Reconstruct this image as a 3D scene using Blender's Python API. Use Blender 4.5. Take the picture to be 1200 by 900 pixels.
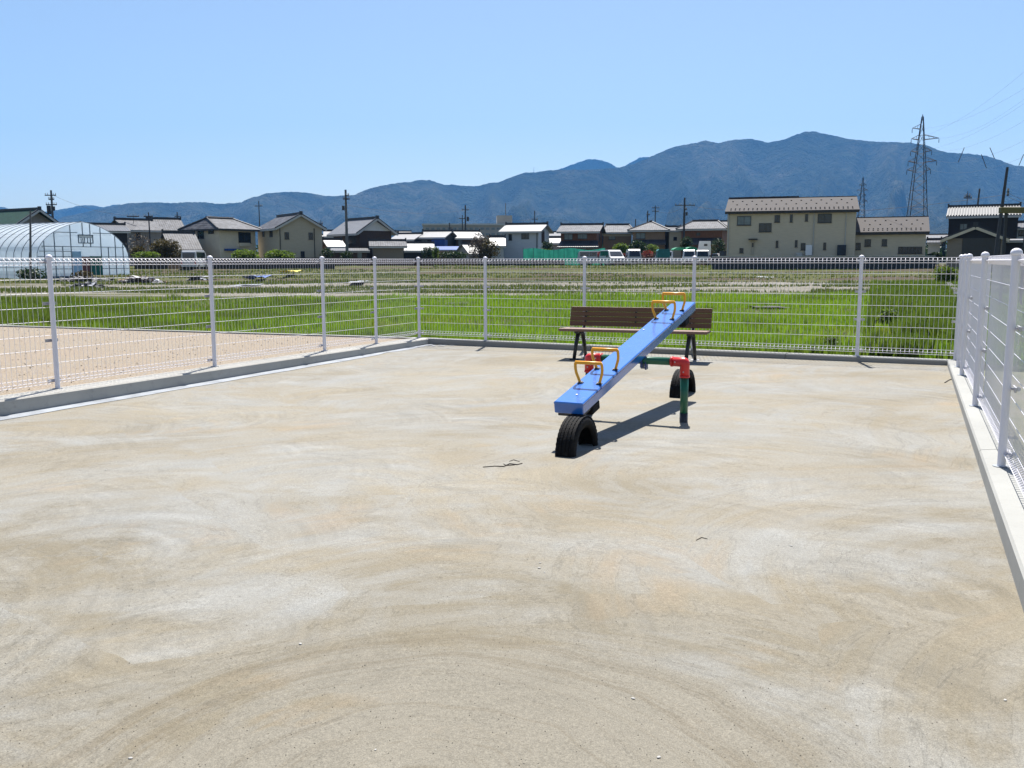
import bpy, bmesh, math, random
import numpy as np
from mathutils import Vector, Matrix
random.seed(7); rng = np.random.default_rng(11)
R = math.radians
scn = bpy.context.scene
for o in list(bpy.data.objects): bpy.data.objects.remove(o)

# ------------------------------------------------------------------ camera
FPX = 1066.67; PITCH = R(7.69); ROLL = R(-0.1); CZ = 1.27
cam = bpy.data.objects.new('camera', bpy.data.cameras.new('camera'))
scn.collection.objects.link(cam); scn.camera = cam
cam.data.lens = 32; cam.data.sensor_width = 36; cam.data.clip_start = 0.05; cam.data.clip_end = 60000
cam.location = (0, 0, CZ)
cam.matrix_world = Matrix.Translation((0, 0, CZ)) @ Matrix.Rotation(math.pi/2 - PITCH, 4, 'X') @ Matrix.Rotation(ROLL, 4, 'Z')
# ------------------------------------------------------------------ sky, sun, exposure
SUN_EL, SUN_AZ = R(61), R(8)
world = bpy.data.worlds.new('World'); scn.world = world; world.use_nodes = True
wn = world.node_tree; bg = wn.nodes['Background']
sky = wn.nodes.new('ShaderNodeTexSky'); sky.sky_type = 'NISHITA'; sky.sun_disc = False
sky.sun_elevation = SUN_EL; sky.sun_rotation = SUN_AZ
sky.air_density = 1.0; sky.dust_density = 1.0; sky.ozone_density = 2.0; sky.altitude = 0
wn.links.new(sky.outputs[0], bg.inputs[0]); bg.inputs[1].default_value = 0.06
sl = bpy.data.lights.new('sun', 'SUN'); sl.energy = 5.0; sl.angle = R(0.53); sl.color = (1.0, 0.96, 0.9)
sun = bpy.data.objects.new('sun', sl); scn.collection.objects.link(sun)
sd = Vector((math.sin(SUN_AZ)*math.cos(SUN_EL), math.cos(SUN_AZ)*math.cos(SUN_EL), math.sin(SUN_EL)))
sun.rotation_euler = sd.to_track_quat('Z', 'Y').to_euler(); sun.location = (0, 0, 30)
scn.view_settings.view_transform = 'Standard'; scn.view_settings.look = 'None'
scn.view_settings.gamma = 1; scn.view_settings.use_curve_mapping = False
scn.view_settings.exposure = 1.22
HAZE = 8.6e-5; HAZE_COL = (0.15, 0.46, 1.0)

# ------------------------------------------------------------------ pixel helpers (1200x900 photo frame)
_F = np.array([0, math.cos(PITCH), -math.sin(PITCH)]); _RT = np.array([1., 0, 0]); _UP = np.cross(_RT, _F)
_rt = _RT*math.cos(ROLL)+_UP*math.sin(ROLL); _up = -_RT*math.sin(ROLL)+_UP*math.cos(ROLL)
def _ray(u, v): return _F + _rt*(u-600)/FPX - _up*(v-450)/FPX
def atz(u, v, z):
    d = _ray(u, v); return np.array([0, 0, CZ]) + d*(z-CZ)/d[2]
def atD(u, v, D):
    d = _ray(u, v); return np.array([0, 0, CZ]) + d*D/d[1]

def zp(v, D): return CZ+D*math.tan(math.atan((450-v)/FPX)-PITCH)     # height seen at photo row v at distance D
LK = 0.987/FPX                                                      # metres per photo pixel per metre of distance

# ------------------------------------------------------------------ materials
def mat(name, col, rough=0.8, noise=0.0, scale=4.0, col2=None, bump=0.0, bscale=None, metal=0.0, spec=0.5, coords='Object', stretch=(1,1,1), fine=0.0):
    m = bpy.data.materials.new(name); m.use_nodes = True; nt = m.node_tree; b = nt.nodes['Principled BSDF']
    b.inputs['Roughness'].default_value = rough; b.inputs['Metallic'].default_value = metal
    b.inputs['Specular IOR Level'].default_value = spec
    tc = nt.nodes.new('ShaderNodeTexCoord'); mp = nt.nodes.new('ShaderNodeMapping'); mp.inputs['Scale'].default_value = stretch
    nt.links.new(tc.outputs[coords], mp.inputs[0])
    if noise > 0 or col2:
        n = nt.nodes.new('ShaderNodeTexNoise'); n.inputs['Scale'].default_value = scale; n.inputs['Detail'].default_value = 6
        n.inputs['Roughness'].default_value = 0.6
        nt.links.new(mp.outputs[0], n.inputs[0])
        r = nt.nodes.new('ShaderNodeValToRGB'); nt.links.new(n.outputs[0], r.inputs[0])
        c2 = col2 if col2 else tuple(c*(1-noise) for c in col)
        r.color_ramp.elements[0].position = 0.35; r.color_ramp.elements[1].position = 0.65
        r.color_ramp.elements[0].color = (*c2, 1); r.color_ramp.elements[1].color = (*col, 1)
        nt.links.new(r.outputs[0], b.inputs['Base Color'])
    else: b.inputs['Base Color'].default_value = (*col, 1)
    if bump > 0:
        n2 = nt.nodes.new('ShaderNodeTexNoise'); n2.inputs['Scale'].default_value = bscale or scale*8; n2.inputs['Detail'].default_value = 4
        nt.links.new(mp.outputs[0], n2.inputs[0])
        bp = nt.nodes.new('ShaderNodeBump'); bp.inputs['Strength'].default_value = bump; bp.inputs['Distance'].default_value = 0.02
        nt.links.new(n2.outputs[0], bp.inputs['Height']); nt.links.new(bp.outputs[0], b.inputs['Normal'])
    return m

class NB:
    """tiny node builder"""
    def __init__(s, name):
        s.m = bpy.data.materials.new(name); s.m.use_nodes = True; s.nt = s.m.node_tree; s.b = s.nt.nodes['Principled BSDF']
        s.tc = s.nt.nodes.new('ShaderNodeTexCoord')
    def n(s, t, **kw):
        x = s.nt.nodes.new(t)
        for k, v in kw.items(): setattr(x, k, v)
        return x
    def set(s, inp, v):
        if hasattr(v, 'links') or isinstance(v, bpy.types.NodeSocket): s.nt.links.new(v, inp)
        else: inp.default_value = v
    def math(s, op, a, b=0.0, clamp=False):
        x = s.n('ShaderNodeMath', operation=op); x.use_clamp = clamp; s.set(x.inputs[0], a); s.set(x.inputs[1], b); return x.outputs[0]
    def vmath(s, op, a, b=None):
        x = s.n('ShaderNodeVectorMath', operation=op); s.set(x.inputs[0], a)
        if b is not None: s.set(x.inputs[3] if op == 'SCALE' else x.inputs[1], b)
        return x
    def noise(s, vec, scale, detail=4, rough=0.55, dist=0.0):
        x = s.n('ShaderNodeTexNoise'); s.set(x.inputs['Vector'], vec); x.inputs['Scale'].default_value = scale
        x.inputs['Detail'].default_value = detail; x.inputs['Roughness'].default_value = rough; x.inputs['Distortion'].default_value = dist
        return x.outputs[0]
    def mapr(s, v, a, b, c=0.0, d=1.0):
        x = s.n('ShaderNodeMapRange'); s.set(x.inputs[0], v)
        for i, q in enumerate((a, b, c, d)): x.inputs[i+1].default_value = q
        return x.outputs[0]
    def mix(s, f, a, b, bt='MIX'):
        x = s.n('ShaderNodeMix', data_type='RGBA', blend_type=bt); s.set(x.inputs[0], f)
        s.set(x.inputs[6], a if not isinstance(a, tuple) else (*a, 1)); s.set(x.inputs[7], b if not isinstance(b, tuple) else (*b, 1))
        return x.outputs[2]
    def sep(s, v):
        x = s.n('ShaderNodeSeparateXYZ'); s.set(x.inputs[0], v); return x.outputs
    def comb(s, a, b, c=0.0):
        x = s.n('ShaderNodeCombineXYZ'); s.set(x.inputs[0], a); s.set(x.inputs[1], b); s.set(x.inputs[2], c); return x.outputs[0]
    def mapping(s, v, scale=(1,1,1), loc=(0,0,0), rot=(0,0,0)):
        x = s.n('ShaderNodeMapping'); s.set(x.inputs[0], v); x.inputs['Scale'].default_value = scale; x.inputs['Location'].default_value = loc; x.inputs['Rotation'].default_value = rot
        return x.outputs[0]
    def bump(s, h, strength, dist=0.01):
        x = s.n('ShaderNodeBump'); s.set(x.inputs['Height'], h); x.inputs['Strength'].default_value = strength; x.inputs['Distance'].default_value = dist
        s.nt.links.new(x.outputs[0], s.b.inputs['Normal'])

def court_material():
    q = NB('swept sandy concrete'); P = q.tc.outputs['Object']
    def arcs(vec, cx, cy, k, seed):
        """streaks that run on circles round (cx, cy)"""
        v = q.vmath('SUBTRACT', vec, (cx, cy, 0)).outputs[0]
        r = q.vmath('LENGTH', v).outputs['Value']
        xyz = q.sep(v); th = q.math('ARCTAN2', xyz[1], xyz[0])
        return r, q.noise(q.comb(q.math('MULTIPLY', r, k), q.math('MULTIPLY', th, 1.3), seed), 1.0, 5, 0.62)
    wv = q.n('ShaderNodeTexNoise'); q.set(wv.inputs['Vector'], P); wv.inputs['Scale'].default_value = 0.9; wv.inputs['Detail'].default_value = 4
    warp = q.vmath('ADD', P, q.vmath('SCALE', q.vmath('SUBTRACT', wv.outputs['Color'], (0.5, 0.5, 0.5)).outputs[0], 0.42).outputs[0]).outputs[0]
    warp2 = q.vmath('ADD', P, q.vmath('SCALE', q.vmath('SUBTRACT', wv.outputs['Color'], (0.5, 0.5, 0.5)).outputs[0], 0.10).outputs[0]).outputs[0]
    # every patch of floor was swept round its own centre
    def cells(scale, k, seed, off):
        vo = q.n('ShaderNodeTexVoronoi', voronoi_dimensions='2D', feature='F1'); vo.inputs['Scale'].default_value = scale
        q.set(vo.inputs['Vector'], q.vmath('ADD', warp, (seed*3.1, seed*1.7, 0)).outputs[0])
        pos = q.vmath('SUBTRACT', vo.outputs['Position'], (seed*3.1, seed*1.7, 0)).outputs[0]
        v = q.vmath('SUBTRACT', warp2, q.vmath('ADD', pos, (off[0], off[1], 0)).outputs[0]).outputs[0]
        v = q.vmath('MULTIPLY', v, (1, 1, 0)).outputs[0]
        r = q.vmath('LENGTH', v).outputs['Value']; xyz = q.sep(v); th = q.math('ARCTAN2', xyz[1], xyz[0])
        cs = q.sep(vo.outputs['Color'])
        return q.noise(q.comb(q.math('MULTIPLY', r, k), q.math('MULTIPLY', th, 1.1), q.math('MULTIPLY', cs[0], 20.0)), 1.0, 5, 0.6), cs
    a1, c1 = cells(0.55, 7.5, 1.0, (0.35, -0.9))
    a2, c2 = cells(0.9, 16.0, 2.3, (-0.5, -0.5))
    a3, c3 = cells(0.4, 4.5, 4.1, (0.8, -0.7))
    big = q.noise(warp, 0.33, 3, 0.5)
    sel = q.mapr(q.noise(P, 0.8, 2, 0.5), 0.45, 0.55)
    streak = q.math('ADD', q.math('MULTIPLY', a1, q.math('SUBTRACT', 1.0, sel)), q.math('MULTIPLY', a3, sel))
    rr, aa = arcs(warp2, -0.25, 2.0, 9.0, 3.3)
    rr = q.math('ADD', rr, q.math('MULTIPLY', q.math('SUBTRACT', q.noise(P, 0.9, 3, 0.6), 0.5), 0.30)); nearm = q.mapr(rr, 1.14, 1.04)
    streak = q.math('ADD', q.math('MULTIPLY', streak, q.math('SUBTRACT', 1.0, nearm)), q.math('MULTIPLY', aa, nearm))
    # sand left lying: tan; bare: grey
    yy = q.sep(P)[1]
    s = q.math('ADD', q.math('MULTIPLY', streak, 0.75), q.math('MULTIPLY', big, 0.45))
    s = q.math('ADD', s, q.math('MULTIPLY', nearm, 0.06))
    sand = q.mapr(s, 0.47, 0.70)
    patch = q.noise(q.mapping(warp, (1.0, 1.6, 1)), 0.45, 3, 0.5)
    grey = q.mix(q.mapr(q.noise(warp2, 2.2, 5, 0.6), 0.3, 0.7), (0.262, 0.262, 0.246), (0.318, 0.316, 0.294))
    tan = q.mix(q.mapr(patch, 0.35, 0.65), (0.262, 0.230, 0.172), (0.300, 0.266, 0.200))
    lowm = q.math('MULTIPLY', q.mapr(yy, 5.5, 2.6), 0.28)
    olm = q.mapr(q.math('ADD', q.math('ADD', q.noise(warp2, 0.55, 4, 0.55), lowm), q.math('MULTIPLY', nearm, 0.08)), 0.50, 0.72)
    olive = q.mix(olm, tan, (0.208, 0.182, 0.132))
    big2 = q.mapr(q.noise(q.mapping(warp2, (0.8, 1.5, 1), (3, 1, 0)), 0.8, 6, 0.62), 0.43, 0.56)
    sand2 = q.math('ADD', q.math('MULTIPLY', sand, 0.58), q.math('MULTIPLY', big2, 0.50), clamp=True)
    sand2 = q.math('MAXIMUM', sand2, q.math('MULTIPLY', nearm, 0.72))
    col = q.mix(sand2, grey, olive)
    org = q.mapr(q.math('ADD', q.math('MULTIPLY', q.noise(q.mapping(warp, (1, 1, 1), (7, 3, 0)), 0.75, 4, 0.6), 0.6), q.math('MULTIPLY', streak, 0.4)), 0.56, 0.68)
    col = q.mix(q.math('MULTIPLY', org, 0.34), col, (0.37, 0.275, 0.18))
    # fine rake lines of the big sweep close by
    rl = q.noise(q.comb(q.math('MULTIPLY', q.math('ADD', rr, q.math('MULTIPLY', q.noise(P, 1.1, 3), 0.10)), 20.0), q.math('MULTIPLY', aa, 1.2), 1.0), 1.0, 4, 0.7)
    rl = q.math('MULTIPLY', q.mapr(rl, 0.50, 0.62), q.mapr(rr, 1.25, 1.0))
    rim = q.math('MULTIPLY', q.mapr(q.math('ABSOLUTE', q.math('SUBTRACT', rr, 1.06)), 0.0, 0.02, 1.0, 0.0), q.mapr(aa, 0.4, 0.6, 0.1, 0.7))
    col = q.mix(q.math('MULTIPLY', q.math('MAXIMUM', rl, rim), 0.36), col, (0.14, 0.112, 0.072))
    # brush bristle lines
    fb = q.mapr(a2, 0.30, 0.70, 0.84, 1.12)
    fstr = q.mapr(q.noise(P, 0.9, 2), 0.42, 0.62)
    fb2 = q.math('ADD', q.math('MULTIPLY', fb, fstr), q.math('SUBTRACT', 1.0, fstr))
    col = q.mix(1.0, col, q.comb(fb2, fb2, fb2), 'MULTIPLY')
    # dark thin edges of the drifts
    dr = q.math('ABSOLUTE', q.math('SUBTRACT', s, 0.605))
    edge = q.mapr(dr, 0.0, 0.007, 0.80, 1.0)
    col = q.mix(1.0, col, q.comb(edge, edge, edge), 'MULTIPLY')
    # grit
    g = q.noise(P, 240, 3, 0.7); gm = q.mapr(g, 0.3, 0.7, 0.66, 1.32)
    g2 = q.noise(P, 70, 3, 0.7); gm2 = q.mapr(g2, 0.3, 0.7, 0.86, 1.13)
    gg = q.math('MULTIPLY', gm, gm2)
    col = q.mix(1.0, col, q.comb(gg, gg, gg), 'MULTIPLY')
    dk = q.n('ShaderNodeTexVoronoi', voronoi_dimensions='2D'); dk.inputs['Scale'].default_value = 9; q.set(dk.inputs['Vector'], P)
    sp = q.math('MULTIPLY', q.mapr(dk.outputs['Distance'], 0.035, 0.02), q.mapr(q.sep(dk.outputs['Color'])[0], 0.72, 0.75))
    col = q.mix(q.math('MULTIPLY', sp, 0.6), col, (0.12, 0.10, 0.08))
    q.set(q.b.inputs['Base Color'], col); q.b.inputs['Roughness'].default_value = 0.9; q.b.inputs['Specular IOR Level'].default_value = 0.25
    h = q.math('ADD', q.math('MULTIPLY', g, 0.35), q.math('ADD', q.math('MULTIPLY', a2, 0.5), q.math('MULTIPLY', s, 0.9)))
    q.bump(h, 0.35, 0.012)
    return q.m

def field_material():
    q = NB('field soil and turf'); P = q.tc.outputs['Object']; xyz = q.sep(P)
    n1 = q.noise(q.mapping(P, (0.25, 1, 1)), 0.10, 5, 0.6); n2 = q.noise(P, 1.7, 5, 0.65); n3 = q.noise(q.mapping(P, (0.12, 1, 1)), 0.35, 5, 0.65)
    y = q.math('ADD', xyz[1], q.math('MULTIPLY', q.math('SUBTRACT', n1, 0.5), 22.0))
    soil = q.mix(q.mapr(n2, 0.3, 0.7), (0.11, 0.085, 0.06), (0.20, 0.17, 0.135))
    green = q.mix(q.mapr(n2, 0.42, 0.62), (0.075, 0.062, 0.035), (0.085, 0.13, 0.025))
    olive = q.mix(q.mapr(n2, 0.3, 0.7), (0.075, 0.082, 0.025), (0.13, 0.14, 0.05))
    brown = q.mix(q.mapr(n3, 0.51, 0.58), olive, (0.10, 0.078, 0.055))
    lft = q.mapr(xyz[0], -30, 5, 1.0, 0.0)
    near = q.mapr(q.math('ADD', xyz[1], q.math('ADD', q.math('MULTIPLY', lft, -2.0), q.math('MULTIPLY', q.math('SUBTRACT', n1, 0.5), 8.0))), 35.5, 36.5)
    far = q.mapr(y, 53, 58)
    dirtg = q.mix(q.mapr(n3, 0.56, 0.64), q.mix(q.mapr(n2, .35, .65), (0.19, 0.175, 0.145), (0.29, 0.27, 0.23)), olive)
    rightgreen = q.mapr(q.math('ADD', q.math('SUBTRACT', xyz[0], q.math('MULTIPLY', xyz[1], 0.40)), q.math('MULTIPLY', n3, 6.0)), 2.0, 4.0)
    dirtg = q.mix(rightgreen, dirtg, green)
    soilpatch = q.mapr(q.noise(q.mapping(P, (0.5, 1, 1)), 0.35, 5, 0.6), 0.57, 0.66)
    green = q.mix(soilpatch, green, soil)
    col = q.mix(near, green, dirtg)
    col = q.mix(far, col, brown)
    far2 = q.mapr(xyz[1], 118, 125)
    col = q.mix(far2, col, q.mix(q.mapr(n1, .4, .6), (0.14, 0.135, 0.11), (0.08, 0.09, 0.04)))
    q.set(q.b.inputs['Base Color'], col); q.b.inputs['Roughness'].default_value = 0.95; q.b.inputs['Specular IOR Level'].default_value = 0.1
    q.bump(q.noise(P, 5.0, 6, 0.7), 0.7, 0.12)
    return q.m

def gravel_material():
    q = NB('pinkish crushed gravel'); P = q.tc.outputs['Object']
    v = q.n('ShaderNodeTexVoronoi'); v.inputs['Scale'].default_value = 40; q.set(v.inputs['Vector'], P)
    c = q.sep(v.outputs['Color'])
    col = q.mix(c[0], (0.27, 0.212, 0.15), (0.36, 0.295, 0.215))
    col = q.mix(q.mapr(c[1], 0.8, 0.95), col, (0.27, 0.26, 0.25))
    col = q.mix(q.mapr(q.noise(P, 0.7, 4), 0.4, 0.7), col, q.mix(0.5, col, (0.33, 0.255, 0.185)))
    q.set(q.b.inputs['Base Color'], col); q.b.inputs['Roughness'].default_value = 0.95
    q.bump(v.outputs['Distance'], 0.8, 0.02); return q.m

def tile_material(name, col, dark, rough=0.42, axis=0, pitch=0.30, spec=0.5, contrast=1.0, vpitch=0.28):
    """Japanese pan tiles: columns along the slope and courses across it"""
    q = NB(name); P = q.tc.outputs['Object']; xyz = q.sep(P)
    P = q.vmath('ADD', P, (0.07, 0.11, 0)).outputs[0]
    a = q.math('SINE', q.math('MULTIPLY', xyz[axis], 2*math.pi/pitch))
    vt = q.n('ShaderNodeTexVoronoi'); vt.inputs['Scale'].default_value = 2.6; q.set(vt.inputs['Vector'], P); vr = q.sep(vt.outputs['Color'])[0]
    saw = q.math('FRACT', q.math('MULTIPLY', xyz[2], 1/(vpitch*0.45)))
    h = q.math('ADD', q.math('MULTIPLY', a, 0.5), q.math('MULTIPLY', saw, 0.6))
    n = q.noise(P, 3.0, 3, 0.6)
    f = q.math('ADD', q.math('MULTIPLY', q.mapr(h, -0.5, 0.9), 0.45), q.math('ADD', q.math('MULTIPLY', vr, 0.6*contrast), q.math('MULTIPLY', q.math('SUBTRACT', n, 0.5), 0.5)), clamp=True)
    q.set(q.b.inputs['Base Color'], q.mix(f, dark, col)); q.b.inputs['Roughness'].default_value = rough; q.b.inputs['Specular IOR Level'].default_value = spec
    q.bump(h, 0.4*contrast, 0.025); return q.m

def leaf_material(name, c1, c2, trans=0.35):
    q = NB(name); P = q.tc.outputs['Object']
    oi = q.n('ShaderNodeNewGeometry')
    n = q.noise(P, 1.3, 3); r = oi.outputs['Random Per Island']
    f = q.math('ADD', q.math('MULTIPLY', r, 0.6), q.mapr(n, 0.3, 0.7, 0.0, 0.4))
    col = q.mix(f, c1, c2); q.set(q.b.inputs['Base Color'], col); q.b.inputs['Roughness'].default_value = 0.6; q.b.inputs['Specular IOR Level'].default_value = 0.3
    t = q.n('ShaderNodeBsdfTranslucent'); q.set(t.inputs[0], q.mix(0.5, col, (0.35, 0.5, 0.05) if trans > 0.3 else col))
    ms = q.n('ShaderNodeMixShader'); ms.inputs[0].default_value = trans
    out = q.nt.nodes['Material Output']; q.nt.links.new(q.b.outputs[0], ms.inputs[1]); q.nt.links.new(t.outputs[0], ms.inputs[2]); q.nt.links.new(ms.outputs[0], out.inputs[0])
    return q.m

def mountain_material():
    q = NB('forested mountain slope'); P = q.tc.outputs['Object']
    n1 = q.noise(P, 0.0016, 6, 0.6); n2 = q.noise(P, 0.012, 6, 0.7); n3 = q.noise(P, 0.06, 3, 0.6)
    c = q.mix(q.mapr(n2, 0.42, 0.60), (0.012, 0.018, 0.012), (0.045, 0.055, 0.028))
    c = q.mix(q.mapr(n1, 0.50, 0.60), c, q.mix(q.mapr(n2, .4, .6), (0.10, 0.095, 0.06), (0.045, 0.055, 0.03)))
    c = q.mix(q.mapr(n3, 0.4, 0.62), c, q.mix(0.6, c, (0.012, 0.02, 0.01)))
    q.set(q.b.inputs['Base Color'], c); q.b.inputs['Roughness'].default_value = 1.0; q.b.inputs['Specular IOR Level'].default_value = 0.05
    q.bump(q.math('ADD', n2, q.math('MULTIPLY', n3, 0.4)), 1.0, 60.0); return q.m

def plastic_film():
    q = NB('translucent greenhouse film'); P = q.tc.outputs['Object']
    n = q.noise(P, 0.8, 4, 0.6)
    d = q.n('ShaderNodeBsdfTranslucent'); q.set(d.inputs[0], q.mix(q.mapr(n, .3, .7), (0.62, 0.74, 0.86), (0.82, 0.90, 0.97)))
    t = q.n('ShaderNodeBsdfTransparent'); t.inputs[0].default_value = (0.9, 0.95, 1, 1)
    q.b.inputs['Base Color'].default_value = (0.7, 0.75, 0.8, 1); q.b.inputs['Roughness'].default_value = 0.3
    m1 = q.n('ShaderNodeMixShader'); m1.inputs[0].default_value = 0.5; q.nt.links.new(q.b.outputs[0], m1.inputs[1]); q.nt.links.new(d.outputs[0], m1.inputs[2])
    m2 = q.n('ShaderNodeMixShader'); m2.inputs[0].default_value = 0.20; q.nt.links.new(m1.outputs[0], m2.inputs[1]); q.nt.links.new(t.outputs[0], m2.inputs[2])
    q.nt.links.new(m2.outputs[0], q.nt.nodes['Material Output'].inputs[0]); return q.m

def concrete_mat(name, col, stain=(0.25, 0.24, 0.22)):
    q = NB(name); P = q.tc.outputs['Object']
    n = q.noise(P, 1.2, 6, 0.65); n2 = q.noise(P, 14, 5, 0.7); n3 = q.noise(P, 160, 2, 0.6)
    c = q.mix(q.mapr(n, 0.35, 0.75), col, tuple(x*0.82 for x in col)); c = q.mix(q.mapr(n2, 0.56, 0.75, 0, 0.5), c, stain)
    q.set(q.b.inputs['Base Color'], c); q.b.inputs['Roughness'].default_value = 0.9
    v = q.n('ShaderNodeTexVoronoi'); v.inputs['Scale'].default_value = 45; q.set(v.inputs['Vector'], P)
    q.bump(q.math('ADD', q.math('MULTIPLY', n3, 0.4), q.mapr(v.outputs['Distance'], 0.0, 0.15)), 0.3, 0.004); return q.m

M = {}
M['court'] = court_material(); M['field'] = field_material(); M['gravel'] = gravel_material()
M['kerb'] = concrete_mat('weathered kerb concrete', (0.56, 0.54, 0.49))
M['kerb_far'] = concrete_mat('shade-toned kerb concrete', (0.24, 0.24, 0.23))  # darker copy for the far kerb: shade on its face put into the colour
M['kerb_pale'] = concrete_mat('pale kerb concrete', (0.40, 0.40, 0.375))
M['mortar'] = mat('fresh mortar', (0.38, 0.41, 0.45), 0.85, 0.35, 5, bump=0.3, bscale=60)
M['white_paint'] = mat('white powder coated steel', (0.68, 0.67, 0.73), 0.38, 0.07, 5)
M['galv'] = mat('galvanised clamp', (0.42, 0.42, 0.45), 0.4, 0.1, 20, metal=0.6)
M['blue'] = mat('glossy blue FRP plank', (0.012, 0.125, 0.46), 0.25, 0.10, 9, spec=0.5, bump=0.03, bscale=20)
M['blue'].node_tree.nodes['Principled BSDF'].inputs['Coat Weight'].default_value = 0.9; M['blue'].node_tree.nodes['Principled BSDF'].inputs['Coat Roughness'].default_value = 0.12
def scuffs(m, col, lo, hi, scale, amount):
    nt = m.node_tree; b = nt.nodes['Principled BSDF']; tc = nt.nodes.new('ShaderNodeTexCoord'); mp = nt.nodes.new('ShaderNodeMapping'); mp.inputs['Scale'].default_value = (3, 1, 3)
    n = nt.nodes.new('ShaderNodeTexNoise'); n.inputs['Scale'].default_value = scale; n.inputs['Detail'].default_value = 8; n.inputs['Roughness'].default_value = 0.75
    nt.links.new(tc.outputs['Object'], mp.inputs[0]); nt.links.new(mp.outputs[0], n.inputs[0])
    r_ = nt.nodes.new('ShaderNodeMapRange'); nt.links.new(n.outputs[0], r_.inputs[0]); r_.inputs[1].default_value = lo; r_.inputs[2].default_value = hi; r_.inputs[4].default_value = amount
    mx = nt.nodes.new('ShaderNodeMix'); mx.data_type = 'RGBA'; mx.inputs[7].default_value = (*col, 1); nt.links.new(r_.outputs[0], mx.inputs[0])
    src = b.inputs[0].links[0].from_socket if b.inputs[0].is_linked else None
    if src: nt.links.new(src, mx.inputs[6])
    else: mx.inputs[6].default_value = b.inputs[0].default_value
    nt.links.new(mx.outputs[2], b.inputs[0])
scuffs(M['blue'], (0.20, 0.24, 0.34), 0.60, 0.72, 9, 0.5)
M['blue_edge'] = mat('scuffed rim', (0.03, 0.06, 0.20), 0.5, 0.2, 20)
M['black_fit'] = mat('black fittings', (0.018, 0.02, 0.028), 0.5, 0.2, 20)
M['yellow'] = mat('orange yellow handle', (0.80, 0.36, 0.012), 0.35, 0.12, 20)
M['green'] = mat('green enamel pipe', (0.006, 0.105, 0.055), 0.35, 0.15, 12)
M['red'] = mat('red enamel elbow', (0.58, 0.022, 0.022), 0.35, 0.12, 14)
M['rubber'] = mat('tyre rubber', (0.006, 0.006, 0.007), 0.8, 0.3, 25, spec=0.2, bump=0.2, bscale=160)
scuffs(M['rubber'], (0.06, 0.052, 0.042), 0.55, 0.7, 12, 0.5); scuffs(M['green'], (0.10, 0.10, 0.08), 0.60, 0.68, 14, 0.6); scuffs(M['red'], (0.20, 0.06, 0.04), 0.60, 0.68, 18, 0.5)
M['wood_brown'] = mat('brown recycled slat', (0.15, 0.072, 0.030), 0.55, 0.25, 3, bump=0.2, bscale=60, stretch=(1, 12, 12))
M['wood_seat'] = mat('reddish seat slat', (0.20, 0.115, 0.085), 0.6, 0.25, 3, bump=0.2, bscale=60, stretch=(1, 12, 12))
M['cast'] = mat('black cast iron', (0.012, 0.012, 0.013), 0.45, 0.2, 20, bump=0.1)
M['pebble'] = mat('white pebble', (0.36, 0.35, 0.33), 0.8, 0.3, 60)
M['twig'] = mat('dark twig', (0.035, 0.028, 0.022), 0.9)
def grass_material():
    m = leaf_material('bright spring grass', (0.09, 0.20, 0.006), (0.23, 0.38, 0.018), 0.45); nt = m.node_tree; b = nt.nodes['Principled BSDF']
    old = b.inputs[0].links[0].from_socket; tc = nt.nodes.new('ShaderNodeTexCoord')
    n = nt.nodes.new('ShaderNodeTexNoise'); n.inputs['Scale'].default_value = 0.45; n.inputs['Detail'].default_value = 5; n.inputs['Roughness'].default_value = 0.65
    mp = nt.nodes.new('ShaderNodeMapping'); mp.inputs['Scale'].default_value = (0.5, 1, 1); nt.links.new(tc.outputs['Object'], mp.inputs[0]); nt.links.new(mp.outputs[0], n.inputs[0])
    sx = nt.nodes.new('ShaderNodeSeparateXYZ'); nt.links.new(tc.outputs['Object'], sx.inputs[0])
    a = nt.nodes.new('ShaderNodeMapRange'); nt.links.new(sx.outputs[0], a.inputs[0]); a.inputs[1].default_value = -2; a.inputs[2].default_value = -11; a.inputs[3].default_value = 0; a.inputs[4].default_value = 0.16
    ad = nt.nodes.new('ShaderNodeMath'); nt.links.new(n.outputs[0], ad.inputs[0]); nt.links.new(a.outputs[0], ad.inputs[1])
    r_ = nt.nodes.new('ShaderNodeMapRange'); nt.links.new(ad.outputs[0], r_.inputs[0]); r_.inputs[1].default_value = 0.50; r_.inputs[2].default_value = 0.66
    mx = nt.nodes.new('ShaderNodeMix'); mx.data_type = 'RGBA'; nt.links.new(r_.outputs[0], mx.inputs[0]); nt.links.new(old, mx.inputs[6]); mx.inputs[7].default_value = (0.045, 0.075, 0.015, 1)
    r2 = nt.nodes.new('ShaderNodeMapRange'); nt.links.new(n.outputs[0], r2.inputs[0]); r2.inputs[1].default_value = 0.44; r2.inputs[2].default_value = 0.36
    m3 = nt.nodes.new('ShaderNodeMix'); m3.data_type = 'RGBA'; nt.links.new(r2.outputs[0], m3.inputs[0]); nt.links.new(mx.outputs[2], m3.inputs[6]); m3.inputs[7].default_value = (0.20, 0.22, 0.03, 1)
    nt.links.new(m3.outputs[2], b.inputs[0])
    for nd in nt.nodes:
        if nd.type == 'BSDF_TRANSLUCENT':
            t = nt.nodes.new('ShaderNodeMix'); t.data_type = 'RGBA'; t.inputs[0].default_value = 0.35; nt.links.new(m3.outputs[2], t.inputs[6]); t.inputs[7].default_value = (0.30, 0.42, 0.04, 1); nt.links.new(t.outputs[2], nd.inputs[0])
    return m
M['grass'] = grass_material()
M['grass_dry'] = leaf_material('olive field grass', (0.08, 0.105, 0.018), (0.16, 0.20, 0.04), 0.3)
M['leaf_green'] = leaf_material('bright green leaves', (0.05, 0.10, 0.012), (0.14, 0.22, 0.03), 0.35)
M['leaf_dark'] = leaf_material('dark green leaves', (0.012, 0.03, 0.010), (0.04, 0.07, 0.02), 0.25)
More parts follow.
